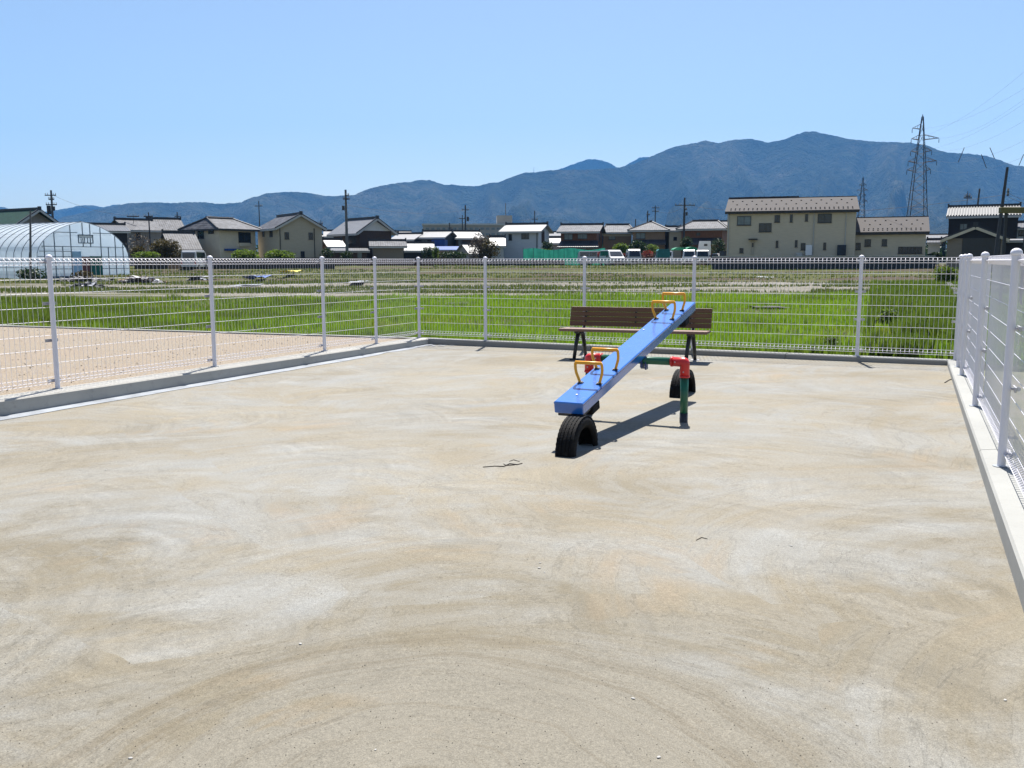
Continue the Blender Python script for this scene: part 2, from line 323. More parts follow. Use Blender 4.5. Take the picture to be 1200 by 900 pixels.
M['leaf_olive'] = leaf_material('olive brown leaves', (0.05, 0.048, 0.015), (0.17, 0.125, 0.035), 0.25)
M['leaf_brown'] = leaf_material('brown budding twigs', (0.05, 0.04, 0.03), (0.13, 0.10, 0.07), 0.2)
M['leaf_red'] = leaf_material('red azalea blossom', (0.05, 0.06, 0.02), (0.55, 0.05, 0.05), 0.25)
M['bark'] = mat('bark', (0.07, 0.05, 0.035), 0.9, 0.4, 6, bump=0.5)
M['mountain'] = mountain_material()
M['film'] = plastic_film()
M['steel_dark'] = mat('dull steel pipe', (0.10, 0.13, 0.17), 0.5, 0.2, 8, metal=0.3)
M['hoop_steel'] = mat('galvanised hoop pipe', (0.14, 0.18, 0.23), 0.5, 0.2, 8, metal=0.2)
M['pylon'] = mat('weathered pylon steel', (0.02, 0.022, 0.026), 0.7, 0.2, 1)
M['pole'] = mat('grey concrete pole', (0.13, 0.13, 0.135), 0.8, 0.25, 3)
M['pole_dark'] = mat('dark steel pole', (0.045, 0.045, 0.05), 0.7, 0.25, 3)
M['glass'] = mat('dark window glass', (0.02, 0.028, 0.04), 0.08, 0.3, 1.2)
M['glass_pale'] = mat('curtained window glass', (0.16, 0.21, 0.23), 0.15, 0.4, 1.6)
M['frame_dark'] = mat('bronze window frame', (0.04, 0.038, 0.036), 0.5, 0.2, 10)
M['frame_grey'] = mat('aluminium window frame', (0.25, 0.26, 0.27), 0.4, 0.1, 10)
M['cream'] = mat('cream siding', (0.58, 0.50, 0.375), 0.85, 0.10, 1.5, bump=0.25, bscale=20, stretch=(1, 1, 6))
M['cream2'] = mat('pale cream render', (0.62, 0.55, 0.43), 0.85, 0.12, 1.2, bump=0.2)
M['greywall'] = mat('grey beige render', (0.30, 0.28, 0.26), 0.85, 0.15, 1.2, bump=0.2)
M['beigewall'] = mat('beige siding', (0.44, 0.385, 0.29), 0.85, 0.10, 1.2, bump=0.2, bscale=20, stretch=(1, 1, 6))
M['whitewall'] = mat('bluish white siding', (0.50, 0.53, 0.58), 0.8, 0.08, 1.2, bump=0.2, bscale=20, stretch=(1, 1, 6))
M['gablewhite'] = mat('white plaster gable', (0.66, 0.66, 0.64), 0.85, 0.1, 1.5)
M['brownwall'] = mat('dark brown timber siding', (0.075, 0.045, 0.032), 0.8, 0.3, 2, stretch=(6, 6, 1), bump=0.3)
M['orangewall'] = mat('orange brown timber wall', (0.20, 0.085, 0.04), 0.8, 0.3, 2, stretch=(4, 4, 1), bump=0.3)
M['blackwall'] = mat('charred black timber wall', (0.022, 0.02, 0.022), 0.8, 0.3, 2, stretch=(8, 8, 1), bump=0.3)
M['tanwall'] = mat('tan render', (0.30, 0.20, 0.13), 0.85, 0.15, 1.5)
M['garage_tan'] = mat('tan shutter', (0.24, 0.20, 0.155), 0.7, 0.15, 2, bump=0.2, stretch=(1, 1, 8))
M['navy_panel'] = mat('dark slate wall panel', (0.018, 0.026, 0.038), 0.6, 0.3, 3)
M['blocks'] = mat('dark block wall', (0.05, 0.048, 0.045), 0.9, 0.35, 3, bump=0.4)
M['tile_grey'] = tile_material('silver grey pan tiles', (0.15, 0.155, 0.175), (0.02, 0.02, 0.026), 0.62, spec=0.15, contrast=1.0, pitch=0.30)
M['tile_greyY'] = tile_material('silver grey pan tiles across', (0.20, 0.205, 0.22), (0.05, 0.05, 0.06), 0.5, axis=1)
M['tile_white'] = tile_material('glossy glazed tiles', (0.29, 0.29, 0.295), (0.17, 0.17, 0.175), 0.45, spec=0.6, contrast=0.4)
M['tile_black'] = tile_material('black glazed tiles', (0.06, 0.062, 0.07), (0.02, 0.02, 0.024), 0.45)
M['tile_green'] = tile_material('dark green tiles', (0.02, 0.075, 0.045), (0.008, 0.03, 0.02), 0.6, axis=1, spec=0.25)
M['tile_pink'] = mat('mauve beige shingle', (0.072, 0.062, 0.059), 0.9, 0.14, 3, bump=0.3, bscale=8, stretch=(1, 1, 4))
M['ribbed'] = mat('ribbed metal roof', (0.17, 0.17, 0.18), 0.55, 0.1, 3)
M['ridge'] = mat('dark ridge tiles', (0.035, 0.036, 0.04), 0.6, 0.3, 8)
M['fascia'] = mat('pale fascia board', (0.45, 0.45, 0.43), 0.7)
M['fascia_dark'] = mat('dark fascia board', (0.04, 0.035, 0.03), 0.7)
M['tarp'] = mat('blue tarpaulin', (0.008, 0.06, 0.28), 0.45, 0.3, 3, bump=0.5, bscale=4)
M['net'] = leaf_material('green windbreak net', (0.015, 0.16, 0.12), (0.05, 0.36, 0.26), 0.3)
M['car_white'] = mat('white car paint', (0.74, 0.75, 0.77), 0.25, 0.04, 3)
M['car_silver'] = mat('silver car paint', (0.42, 0.43, 0.45), 0.28, 0.05, 3)
M['car_dark'] = mat('black car paint', (0.02, 0.022, 0.03), 0.25, 0.05, 3)
M['truck_green'] = mat('teal truck cover', (0.01, 0.15, 0.16), 0.6, 0.2, 3)
M['canopy_green'] = mat('green canopy cloth', (0.01, 0.22, 0.10), 0.6, 0.2, 3)
M['lamp'] = mat('headlamp glass', (0.55, 0.56, 0.58), 0.1)
M['lamp_red'] = mat('tail lamp', (0.35, 0.01, 0.01), 0.2)
M['maroon'] = mat('maroon curtain', (0.17, 0.07, 0.065), 0.85, 0.3, 4)
M['curtain_green'] = mat('green curtain', (0.012, 0.15, 0.12), 0.8, 0.4, 3, stretch=(4, 4, 1))
M['poly_blue'] = mat('pale blue sheet', (0.35, 0.55, 0.75), 0.5, 0.2, 2)
M['debris_white'] = mat('torn plastic sheet', (0.26, 0.27, 0.30), 0.5, 0.3, 3)
M['debris_grey'] = mat('grey weathered rubbish', (0.13, 0.13, 0.14), 0.8, 0.4, 3)
M['concrete_far'] = mat('school concrete', (0.36, 0.33, 0.29), 0.85, 0.12, 0.6)
M['beam_olive'] = mat('olive painted beam', (0.15, 0.125, 0.04), 0.6, 0.2, 3)
M['yellow_item'] = mat('yellow plastic', (0.75, 0.6, 0.05), 0.5)
M['planks'] = mat('weathered planks', (0.30, 0.2, 0.12), 0.85, 0.3, 2)

def trim(names, f):
    """scale the colour constants of a material"""
    for nm in names:
        for nd in M[nm].node_tree.nodes:
            if nd.type == 'VALTORGB':
                for e in nd.color_ramp.elements: e.color = (*[c*f for c in e.color[:3]], 1)
            elif nd.type == 'MIX' and nd.blend_type == 'MIX':
                for i in (6, 7):
                    if not nd.inputs[i].is_linked: nd.inputs[i].default_value = (*[c*f for c in nd.inputs[i].default_value[:3]], 1)
            elif nd.type == 'BSDF_PRINCIPLED' and not nd.inputs[0].is_linked: nd.inputs[0].default_value = (*[c*f for c in nd.inputs[0].default_value[:3]], 1)
trim(['court'], 0.72)
trim(['gravel', 'kerb', 'kerb_pale', 'field', 'tile_grey', 'tile_greyY', 'tile_white', 'tile_pink', 'ribbed', 'mountain', 'tile_green', 'leaf_green', 'leaf_olive', 'leaf_red', 'mortar'], 0.70)
# ------------------------------------------------------------------ mesh building
LINK = scn.collection.objects.link
class MB:
    def __init__(s): s.v = []; s.f = []; s.mi = []; s.cur = 0
    def add(s, vs, fs):
        k = len(s.v); s.v += [tuple(map(float, v)) for v in vs]; s.f += [tuple(i+k for i in f) for f in fs]; s.mi += [s.cur]*len(fs); return s
    def box(s, c, d, rz=0.0, rx=0.0):
        mt = Matrix.Translation(c) @ Matrix.Rotation(rz, 4, 'Z') @ Matrix.Rotation(rx, 4, 'X')
        vs = [mt @ Vector((x*d[0]/2, y*d[1]/2, z*d[2]/2)) for x in (-1, 1) for y in (-1, 1) for z in (-1, 1)]
        return s.add(vs, [(0,1,3,2),(4,6,7,5),(0,4,5,1),(2,3,7,6),(0,2,6,4),(1,5,7,3)])
    def bb(s, x0, x1, y0, y1, z0, z1): return s.box(((x0+x1)/2, (y0+y1)/2, (z0+z1)/2), (abs(x1-x0), abs(y1-y0), abs(z1-z0)))
    def obox(s, c, ax, d):
        """box with own axes"""
        c = Vector(c); ax = [Vector(a).normalized() for a in ax]
        vs = [c+ax[0]*x*d[0]/2+ax[1]*y*d[1]/2+ax[2]*z*d[2]/2 for x in (-1, 1) for y in (-1, 1) for z in (-1, 1)]
        return s.add(vs, [(0,1,3,2),(4,6,7,5),(0,4,5,1),(2,3,7,6),(0,2,6,4),(1,5,7,3)])
    def tube(s, pts, r, n=8, cap=True, radii=None):
        pts = [Vector(p) for p in pts]; k = len(s.v); N = len(pts); ref = None; rings = []
        for i, p in enumerate(pts):
            t = (pts[min(i+1, N-1)]-pts[max(i-1, 0)]).normalized()
            if ref is None:
                ref = Vector((0, 0, 1)) if abs(t.z) < 0.9 else Vector((1, 0, 0))
            a = t.cross(ref).normalized(); b = a.cross(t).normalized(); ref = b if abs(b.dot(t)) < .9 else ref
            rr = radii[i] if radii else r
            # mitre
            if 0 < i < N-1:
                c_ = (pts[i]-pts[i-1]).normalized().dot((pts[i+1]-pts[i]).normalized()); rr = rr/max(0.5, math.sqrt((1+c_)/2))
            rings.append([p+a*math.cos(2*math.pi*j/n)*rr+b*math.sin(2*math.pi*j/n)*rr for j in range(n)])
        vs = [q for rg in rings for q in rg]; fs = []
        for i in range(N-1):
            for j in range(n): fs.append((i*n+j, i*n+(j+1) % n, (i+1)*n+(j+1) % n, (i+1)*n+j))
        if cap: fs.append(tuple(reversed(range(n)))); fs.append(tuple((N-1)*n+j for j in range(n)))
        return s.add(vs, fs)
    def lathe(s, prof, c=(0, 0, 0), n=16):
        vs = []; fs = []
        for (r, z) in prof:
            for j in range(n): vs.append((c[0]+r*math.cos(2*math.pi*j/n), c[1]+r*math.sin(2*math.pi*j/n), c[2]+z))
        for i in range(len(prof)-1):
            for j in range(n): fs.append((i*n+j, i*n+(j+1) % n, (i+1)*n+(j+1) % n, (i+1)*n+j))
        fs.append(tuple(reversed(range(n)))); fs.append(tuple((len(prof)-1)*n+j for j in range(n)))
        return s.add(vs, fs)
    def prism(s, poly, y0, y1, axis='y'):
        """extrude polygon (a,b) pairs; axis y: (x,z) along y; axis x: (y,z) along x; axis z: (x,y) along z"""
        n = len(poly)
        def P(a, b, t): return (a, t, b) if axis == 'y' else ((t, a, b) if axis == 'x' else (a, b, t))
        vs = [P(a, b, y0) for a, b in poly]+[P(a, b, y1) for a, b in poly]
        fs = [tuple(range(n)), tuple(reversed(range(n, 2*n)))]+[(i, i+n, (i+1) % n+n, (i+1) % n) for i in range(n)]
        return s.add(vs, fs)
    def slab(s, pts, t):
        """thick plate: top polygon pts, thickness t downwards"""
        n = len(pts); vs = [tuple(p) for p in pts]+[(p[0], p[1], p[2]-t) for p in pts]
        fs = [tuple(range(n)), tuple(reversed(range(n, 2*n)))]+[(i, i+n, (i+1) % n+n, (i+1) % n) for i in range(n)]
        return s.add(vs, fs)
    def mesh(s, name, m=None, smooth=False):
        me = bpy.data.meshes.new(name); me.from_pydata(s.v, [], s.f); me.validate(); me.update()
        bm = bmesh.new(); bm.from_mesh(me); bmesh.ops.recalc_face_normals(bm, faces=bm.faces); bm.to_mesh(me); bm.free()
        if m is not None:
            for q in (m if isinstance(m, (list, tuple)) else [m]): me.materials.append(q)
            if any(s.mi) and len(s.mi) == len(me.polygons): me.polygons.foreach_set('material_index', s.mi)
        if smooth: me.polygons.foreach_set('use_smooth', [True]*len(me.polygons))
        return me
    def build(s, name, m, parent=None, smooth=False, bevel=0.0):
        o = bpy.data.objects.new(name, s.mesh(name, m, smooth)); LINK(o)
        if parent: o.parent = parent
        if bevel: bevel_obj(o, bevel)
        return o
def bevel_obj(o, w, seg=1):
    bm = bmesh.new(); bm.from_mesh(o.data)
    es = [e for e in bm.edges if len(e.link_faces) == 2 and e.calc_face_angle(0) > 0.6]
    bmesh.ops.bevel(bm, geom=es, offset=w, segments=seg, affect='EDGES', clamp_overlap=True); bm.to_mesh(o.data); bm.free()
def tag(o, label=None, cat=None, group=None, kind=None):
    if label: o['label'] = label
    if cat: o['category'] = cat
    if group: o['group'] = group
    if kind: o['kind'] = kind
    return o
def empty(name, loc, rz=0.0, label=None, cat=None, group=None):
    o = bpy.data.objects.new(name, None); LINK(o); o.location = loc; o.rotation_euler = (0, 0, rz); o.empty_display_size = 0.2
    return tag(o, label, cat, group)
def inst(src, parent, loc=None, name=None, scale=None, rot=None):
    o = src.copy(); LINK(o); o.parent = parent
    if loc is not None: o.location = loc
    if scale is not None: o.scale = scale
    if rot is not None: o.rotation_euler = rot
    return o
def copy_thing(root):
    c = root.copy(); LINK(c)
    for ch in list(root.children):
        d = ch.copy(); LINK(d); d.parent = c
        for g in list(ch.children):
            e = g.copy(); LINK(e); e.parent = d
    return c

# value noise (numpy)
def vnoise(x, y, seed=0):
    xi = np.floor(x).astype(np.int64); yi = np.floor(y).astype(np.int64); xf = x-xi; yf = y-yi
    def h(a, b):
        n = (a*374761393+b*668265263+seed*1442695041) & 0x7fffffff; n = ((n ^ (n >> 13))*1274126177) & 0x7fffffff; return ((n ^ (n >> 16)) & 0xffff)/65535.0
    u = xf*xf*(3-2*xf); v = yf*yf*(3-2*yf)
    return (h(xi, yi)*(1-u)+h(xi+1, yi)*u)*(1-v)+(h(xi, yi+1)*(1-u)+h(xi+1, yi+1)*u)*v
def fbm(x, y, seed=0, o=5, g=0.5):
    t = 0; a = 1; s = 0
    for i in range(o): t = t+a*vnoise(x*2**i, y*2**i, seed+i*17); s += a; a *= g
    return t/s
def ridged(x, y, seed=0, o=5, g=0.5):
    t = 0; a = 1; s = 0
    for i in range(o): t = t+a*(1-np.abs(2*vnoise(x*2**i, y*2**i, seed+i*17)-1)); s += a; a *= g
    return t/s
def grid_mesh(name, X, Y, Z, m, smooth=True, skip=None):
    ny, nx = X.shape; me = bpy.data.meshes.new(name)
    co = np.stack([X, Y, Z], -1).reshape(-1, 3).astype(np.float32)
    idx = np.arange(ny*nx).reshape(ny, nx)
    q = np.stack([idx[:-1, :-1], idx[:-1, 1:], idx[1:, 1:], idx[1:, :-1]], -1).reshape(-1, 4)
    if skip is not None: q = q[~skip.reshape(-1)]
    me.vertices.add(len(co)); me.vertices.foreach_set('co', co.ravel())
    me.loops.add(q.size); me.loops.foreach_set('vertex_index', q.ravel().astype(np.int32))
    me.polygons.add(len(q)); me.polygons.foreach_set('loop_start', np.arange(0, q.size, 4, dtype=np.int32)); me.polygons.foreach_set('loop_total', np.full(len(q), 4, np.int32))
    me.polygons.foreach_set('use_smooth', [smooth]*len(q)); me.update(calc_edges=True); me.validate(); me.materials.append(m)
    o = bpy.data.objects.new(name, me); LINK(o); return o
def tri_mesh(name, co, m, n=3):
    co = np.asarray(co, np.float32).reshape(-1, 3); k = len(co); me = bpy.data.meshes.new(name)
    me.vertices.add(k); me.vertices.foreach_set('co', co.ravel()); me.loops.add(k); me.loops.foreach_set('vertex_index', np.arange(k, dtype=np.int32))
    me.polygons.add(k//n); me.polygons.foreach_set('loop_start', np.arange(0, k, n, dtype=np.int32)); me.polygons.foreach_set('loop_total', np.full(k//n, n, np.int32))
    me.update(calc_edges=True); me.materials.append(m); return me

# ------------------------------------------------------------------ plan of the court
LC = np.array([-1.43, 14.03]); BR = np.array([5.25, 10.72])      # fence corners (far left, far right)
LD = np.array([0.447, 0.894])                                     # along left fence, away from us
LD = (LC-np.array([-4.23, 8.40])); LD /= np.linalg.norm(LD)
BD = (BR-LC)/np.linalg.norm(BR-LC)
RD = (BR-np.array([2.80, 5.10])); RD /= np.linalg.norm(RD)
def gz(x, y):
    """court surface height: it falls gently towards the left and the camera"""
    return -0.042+0.0065*x+0.0045*y
KT = 0.10                                                         # kerb top

# court slab
lp = LC-LD*18.5; rp = BR-RD*15.5
inL = np.array([LD[1], -LD[0]]); inB = np.array([BD[1], -BD[0]]); inR = np.array([-RD[1], RD[0]])
def isect(p, d, q, e):
    A = np.array([d, -e]).T; t = np.linalg.solve(A, q-p); return p+d*t[0]
def offpath(off, left=None):
    ol = off if left is None else left
    a = isect(LC+inL*ol, LD, LC+inB*off, BD); b = isect(BR+inR*off, RD, LC+inB*off, BD)
    return lp+inL*ol, a, b, rp+inR*off
L0, L1, L2, L3 = offpath(0.0)
m_ = MB(); pts = [L0, L1, L2, L3]
poly = [(p[0], p[1], gz(*p)) for p in pts]
m_.slab(poly, 0.3); court = m_.build('concrete_court', M['court']); tag(court, kind='structure')
# kerbs
def kerb_run(p0, p1, p2, p3, m, z0=-0.35):
    """prism between inner edge p0-p1 and outer edge p3-p2 with a small chamfer on the inner arris"""
    mb = MB(); c = 0.012
    def sec(pi, po):
        d = (po-pi)/np.linalg.norm(po-pi)
        return [(pi[0], pi[1], z0), (pi[0], pi[1], KT-c), (pi[0]+d[0]*c, pi[1]+d[1]*c, KT), (po[0]-d[0]*c, po[1]-d[1]*c, KT), (po[0], po[1], KT-c), (po[0], po[1], z0)]
    a = sec(p0, p3); b = sec(p1, p2); n = 6
    mb.add(a+b, [tuple(range(n)), tuple(reversed(range(n, 2*n)))]+[(i, i+n, (i+1) % n+n, (i+1) % n) for i in range(n)])
    return mb.build('concrete_kerb', m)
I = offpath(0.085, 0.215); O = offpath(-0.075)
def lerp(a, b, t): return a+(b-a)*t
gap = 0.005
def kerb_side(I0, I1, O0, O1, cuts, m):
    ts = [0]+cuts+[1]; Ln = np.linalg.norm(I1-I0)
    for i in range(len(ts)-1):
        a, b = ts[i]+(gap/Ln if i else 0), ts[i+1]-(gap/Ln if i < len(ts)-2 else 0)
        o = kerb_run(lerp(I0, I1, a), lerp(I0, I1, b), lerp(O0, O1, b), lerp(O0, O1, a), m); tag(o, kind='structure')
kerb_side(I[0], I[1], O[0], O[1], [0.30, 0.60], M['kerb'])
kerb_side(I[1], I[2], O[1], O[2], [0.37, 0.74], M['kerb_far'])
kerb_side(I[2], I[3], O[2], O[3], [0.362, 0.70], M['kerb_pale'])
# mortar strip along the left kerb
s0 = offpath(0.0855, 0.2155); s1 = offpath(0.20, 0.42)
a0, a1 = s0[0], s0[1]; b0, b1 = s1[0], s1[1]
mb = MB(); N = 60; top = []; 
for i in range(N+1):
    t = i/N; p = lerp(a0, a1, t); q_ = lerp(b0, b1, t); w = 1 if t < 0.93 else 0.75+0.25*math.sin(i*2.1)
    q_ = lerp(p, q_, w*(0.95+0.05*math.sin(i*1.7)*(1 if t > .6 else .2)))
    top.append(((p[0], p[1], gz(*p)+0.004), (q_[0], q_[1], gz(*q_)+0.004)))
mb.add([v for ab in top for v in ab], [(2*i, 2*i+1, 2*i+3, 2*i+2) for i in range(N)])
tag(mb.build('mortar_strip', M['mortar']), kind='structure')
mb = MB()
for i in range(26):
    c = LC+inL*(0.28+rng.random()*0.22)-LD*(0.05+rng.random()*0.5)+BD*rng.random()*0.32*(i % 2); r = 0.012+0.035*rng.random(); z = gz(*c)+0.0045+0.0002*i
    mb.add([(c[0]+r*math.cos(k*math.pi/4)*(0.7+0.6*rng.random()), c[1]+r*math.sin(k*math.pi/4)*(0.7+.6*rng.random()), z) for k in range(8)], [tuple(range(8))])
tag(mb.build('mortar_splashes', M['mortar']), kind='stuff')

# ------------------------------------------------------------------ field, terrain
def terr(x, y):
    t = np.clip((y-50)/60.0, 0, 1); t = t*t*(3-2*t)
    z = -0.10+0.78*t
    return z
def terrain_z(x, y):
    z = terr(x, y)
    fieldmask = np.clip((y-20)/20, 0, 1)*np.clip((125-y)/10, 0, 1)
    z = z+(fbm(x*0.35, y*0.8, 5, 4)-0.5)*0.16*np.clip((y-30)/15, 0, 1)*fieldmask
    wob = (fbm(x*0.05, y*0.0+3.0, 9, 3)-0.5)*5
    for yc, hgt, wd in ((54, .10, .5), (61.5, .16, .6), (70, .20, .7), (79, .22, .8), (86, .16, .8), (96, .2, .9)):
        z = z+hgt*np.exp(-((y-yc-wob)/wd)**2)*(0.6+0.8*vnoise(x*0.2, y*0+yc, 3))
    return z
ys = np.concatenate([np.arange(-30, 12, 2.0), np.arange(12, 45, 0.6), np.arange(45, 125, 0.35), np.arange(125, 300, 6), np.array([320, 400, 600, 1000, 1800, 3000, 4500, 6400])])
xs = np.concatenate([np.array([-5050, -3500, -2000, -900, -500, -300, -200]), np.arange(-150, 151, 1.5), np.array([200, 300, 500, 900, 2000, 3500, 5050])])
X, Y = np.meshgrid(xs, ys); Z = terrain_z(X, Y)
# keep the sheet below the court and gravel lot
def inside_lot(x, y):
    return (y < 14.6) & (x > -40) & (x < 7)
def dline(x, y, p, nrm): return (x-p[0])*nrm[0]+(y-p[1])*nrm[1]
# outside distance beyond back fence line
outB = -dline(X, Y, LC, inB)
Z = np.where((outB < 0.0), np.minimum(Z, -0.45), Z)
Z = np.where((outB >= 0.0) & (outB < 3), Z*0.0-0.04, Z)
fld = grid_mesh('farmland', X, Y, Z, M['field']); tag(fld, kind='structure')
# gravel lot left of the court
e1 = atz(490, 397.8, 0.06)[:2]; e0 = atz(0, 383.0, 0.06)[:2]; ed = (e0-e1)/np.linalg.norm(e0-e1)
g_far = e0+ed*22
gp = [O[0], O[1]+LD*0.15, e1, g_far, np.array([-34, -8.0])]
mb = MB(); mb.slab([(p[0], p[1], 0.062) for p in reversed(gp)], 0.3); tag(mb.build('gravel_lot', M['gravel']), kind='structure')
nrm = np.array([ed[1], -ed[0]]); nrm = nrm if nrm[1] > 0 else -nrm
mb = MB(); w = 0.10
mb.slab([(p[0], p[1], 0.085) for p in (e1+nrm*0.0-ed*0.3, g_far, g_far+nrm*w, e1+nrm*w-ed*0.3)], 0.35)
tag(mb.build('gravel_lot_edging', M['kerb_pale']), kind='structure')
# loose stones on the gravel lot
def stones(n, name, m, region, size, zf):
    co = []
    for i in range(n):
        x, y = region(); s_ = size*(0.5+rng.random()); z = zf(x, y); a = rng.random()*6.28
        b = [(x+s_*math.cos(a+k*2.094), y+s_*math.sin(a+k*2.094), z) for k in range(3)]; t = (x+0.2*s_, y, z+s_*0.9)
        for k in range(3): co += [b[k], b[(k+1) % 3], t]
    o = bpy.data.objects.new(name, tri_mesh(name, co, m)); LINK(o); return tag(o, kind='stuff')
def reg_gravel():
    while True:
        y = 6.5+rng.random()*12; x = -14+rng.random()*13
        p = np.array([x, y])
        if (p-LC)@inL < -0.12 and (p-e1)@nrm < -0.02: return x, y
stones(2200, 'gravel_stones', mat('loose gravel', (0.32, 0.26, 0.20), 0.9, 0.25, 3), reg_gravel, 0.011, lambda x, y: 0.061)

def reg_court():
    while True:
        y = 1.9+5.5*rng.random()**1.6; x = (rng.random()-0.5)*1.25*y
        if x < 0.40*y+0.3: return x, y
stones(2600, 'loose_grit', mat('loose court grit', (0.23, 0.20, 0.16), 0.95, 0.5, 3, col2=(0.10, 0.085, 0.07)), reg_court, 0.0024, lambda x, y: gz(x, y)-0.0003)

# ground right of the court (behind the right fence): flat weedy ground just under kerb level
mb = MB(); rr = [O[3], O[2], O[2]+np.array([30, -12.0]), np.array([34, -14.0])]
mb.slab([(p[0], p[1], -0.02) for p in rr], 0.3); tag(mb.build('verge', mat('weedy verge', (0.15, 0.16, 0.07), 0.95, 0.5, 1.2, col2=(0.24, 0.21, 0.16), bump=0.6)), kind='structure')

# ------------------------------------------------------------------ grass
def grass(name, n, m, region, hgt, zfun, wid=0.012, clump=1):
    px, py = region(n); k = len(px)
    h = hgt(px, py)*(0.45+0.8*rng.random(k)); a = rng.random(k)*2*np.pi; l = (rng.random(k)-0.5)*0.9; z = zfun(px, py)
    w_ = wid*(0.7+0.8*rng.random(k))*np.maximum(1, py/24)
    dx = np.cos(a)*w_; dy = np.sin(a)*w_
    b0 = np.stack([px-dx, py-dy, z-0.02], -1); b1 = np.stack([px+dx, py+dy, z-0.02], -1)
    la = rng.random(k)*2*np.pi; tx = px+np.cos(la)*l*h; ty = py+np.sin(la)*l*h
    t = np.stack([tx, ty, z+h], -1)
    co = np.stack([b0, b1, t], 1).reshape(-1, 3)
    o = bpy.data.objects.new(name, tri_mesh(name, co, m)); LINK(o); return tag(o, kind='stuff')
def behind(px, py, d=0.16):
    P = np.stack([px, py], -1); ob = -((P-LC)@inB) > d
    right_of_edge = ((P-e1)@nrm > w+0.03)
    return ob & right_of_edge
def reg_near(n):
    out = []; tot = 0
    while tot < n:
        D = 10+1/(1/4.5*rng.random(n)+1/28.0)*1.0
        D = 11+27*rng.random(n)**1.35
        x = (rng.random(n)*1260-640-20)/FPX*D*1.03
        ok = behind(x, D)
        lim = 36-2*np.clip((5-x)/35, 0, 1)+ (fbm(x*0.12, D*0.12, 21)-.5)*5
        ok &= D < lim
        patch = fbm(x*0.5, D*0.9, 33, 4); ok &= (patch < 0.55) | (rng.random(n) < 0.22)
        out.append((x[ok], D[ok])); tot += ok.sum()
    return np.concatenate([a[0] for a in out])[:n], np.concatenate([a[1] for a in out])[:n]
tz = lambda x, y: np.where(-((np.stack([x, y], -1)-LC)@inB) < 3, -0.04, terrain_z(x, y))
grass('paddy_grass', 170000, M['grass'], reg_near, lambda x, y: 0.07+0.30*np.clip(fbm(x*1.6, y*1.6, 2, 4)-0.25, 0, 1), tz)
def reg_far(n):
    D = 36+70*rng.random(3*n)**1.3; x = (rng.random(3*n)*1260-660)/FPX*D*1.03
    f = fbm(x*0.05, D*0.35, 41, 4); ok = (f > 0.50) & ((D > 56) | (f > 0.60) | (x > 0.4*D-3))
    return x[ok][:n], D[ok][:n]
grass('rough_field_grass', 70000, M['grass_dry'], reg_far, lambda x, y: 0.10+0.10*fbm(x*0.3, y*0.3, 5), tz, wid=0.02)
def reg_weeds(n):
    D = 11+38*rng.random(4*n)**1.2; px = 1020+110*rng.random(4*n); x = (px-600)/FPX*D
    ok = behind(x, D) & (fbm(x*0.8, D*0.8, 51, 3) > 0.48); return x[ok][:n], D[ok][:n]
grass('weeds', 26000, M['leaf_green'], reg_weeds, lambda x, y: 0.22+0.25*fbm(x*0.9, y*0.9, 7), tz, wid=0.03)

# ------------------------------------------------------------------ mesh fence
POSTR = 0.0225; CAPZ = 1.25
post_mb = MB().tube([(0, 0, 0.0), (0, 0, 1.205)], POSTR, 16, cap=False); POST_ME = post_mb.mesh('post', M['white_paint'], True)
mb = MB().lathe([(0.026, 1.198), (0.031, 1.200), (0.0315, 1.210), (0.029, 1.221), (0.021, 1.231), (0.009, 1.236), (0.001, 1.237)], n=16); CAP_ME = mb.mesh('post_cap', M['white_paint'], True)
mb = MB().box((0, 0, 0), (0.13, 0.010, 0.028)); mb.box((0, 0.012, 0), (0.022, 0.022, 0.022)); mb.tube([(0, -0.035, 0), (0, 0.03, 0)], 0.008, 6); CLAMP_ME = mb.mesh('clamp', M['galv'])
mb = MB(); mb.tube([(0, 0, -0.012), (0, 0, 0.004)], 0.045, 16); FOOT_ME = mb.mesh('foot_collar', M['mortar'])
# vertical wire profile: o = outward offset, z; folded into triangles at head and foot
WR = 0.0017
mb = MB().tube([(0, 0.0, 1.135), (0, 0.042, 1.165), (0, 0.0, 1.20), (0, 0, 1.135), (0, 0, 0.105), (0, 0.0, 0.105), (0, 0.042, 0.075), (0, 0, 0.045), (0, 0, 0.10)], WR, 3, cap=False)
mb = MB(); mb.tube([(0, 0.0, 1.138), (0, -0.045, 1.168), (0, 0.0, 1.20), (0, 0, 1.13)], WR, 4, cap=False); mb.tube([(0, 0, 1.2), (0, 0, 0.045)], WR, 4, cap=False); mb.tube([(0, 0, 0.045), (0, -0.045, 0.075), (0, 0, 0.105)], WR, 4, cap=False)
VW_ME = mb.mesh('vertical_wire', M['white_paint'])
RODS = [(0.0, 1.20), (-0.045, 1.168), (0.0, 1.138)] + [(0.0, 0.105+0.129*i) for i in range(1, 8)] + [(0.0, 0.105), (-0.045, 0.075), (0.0, 0.045)]
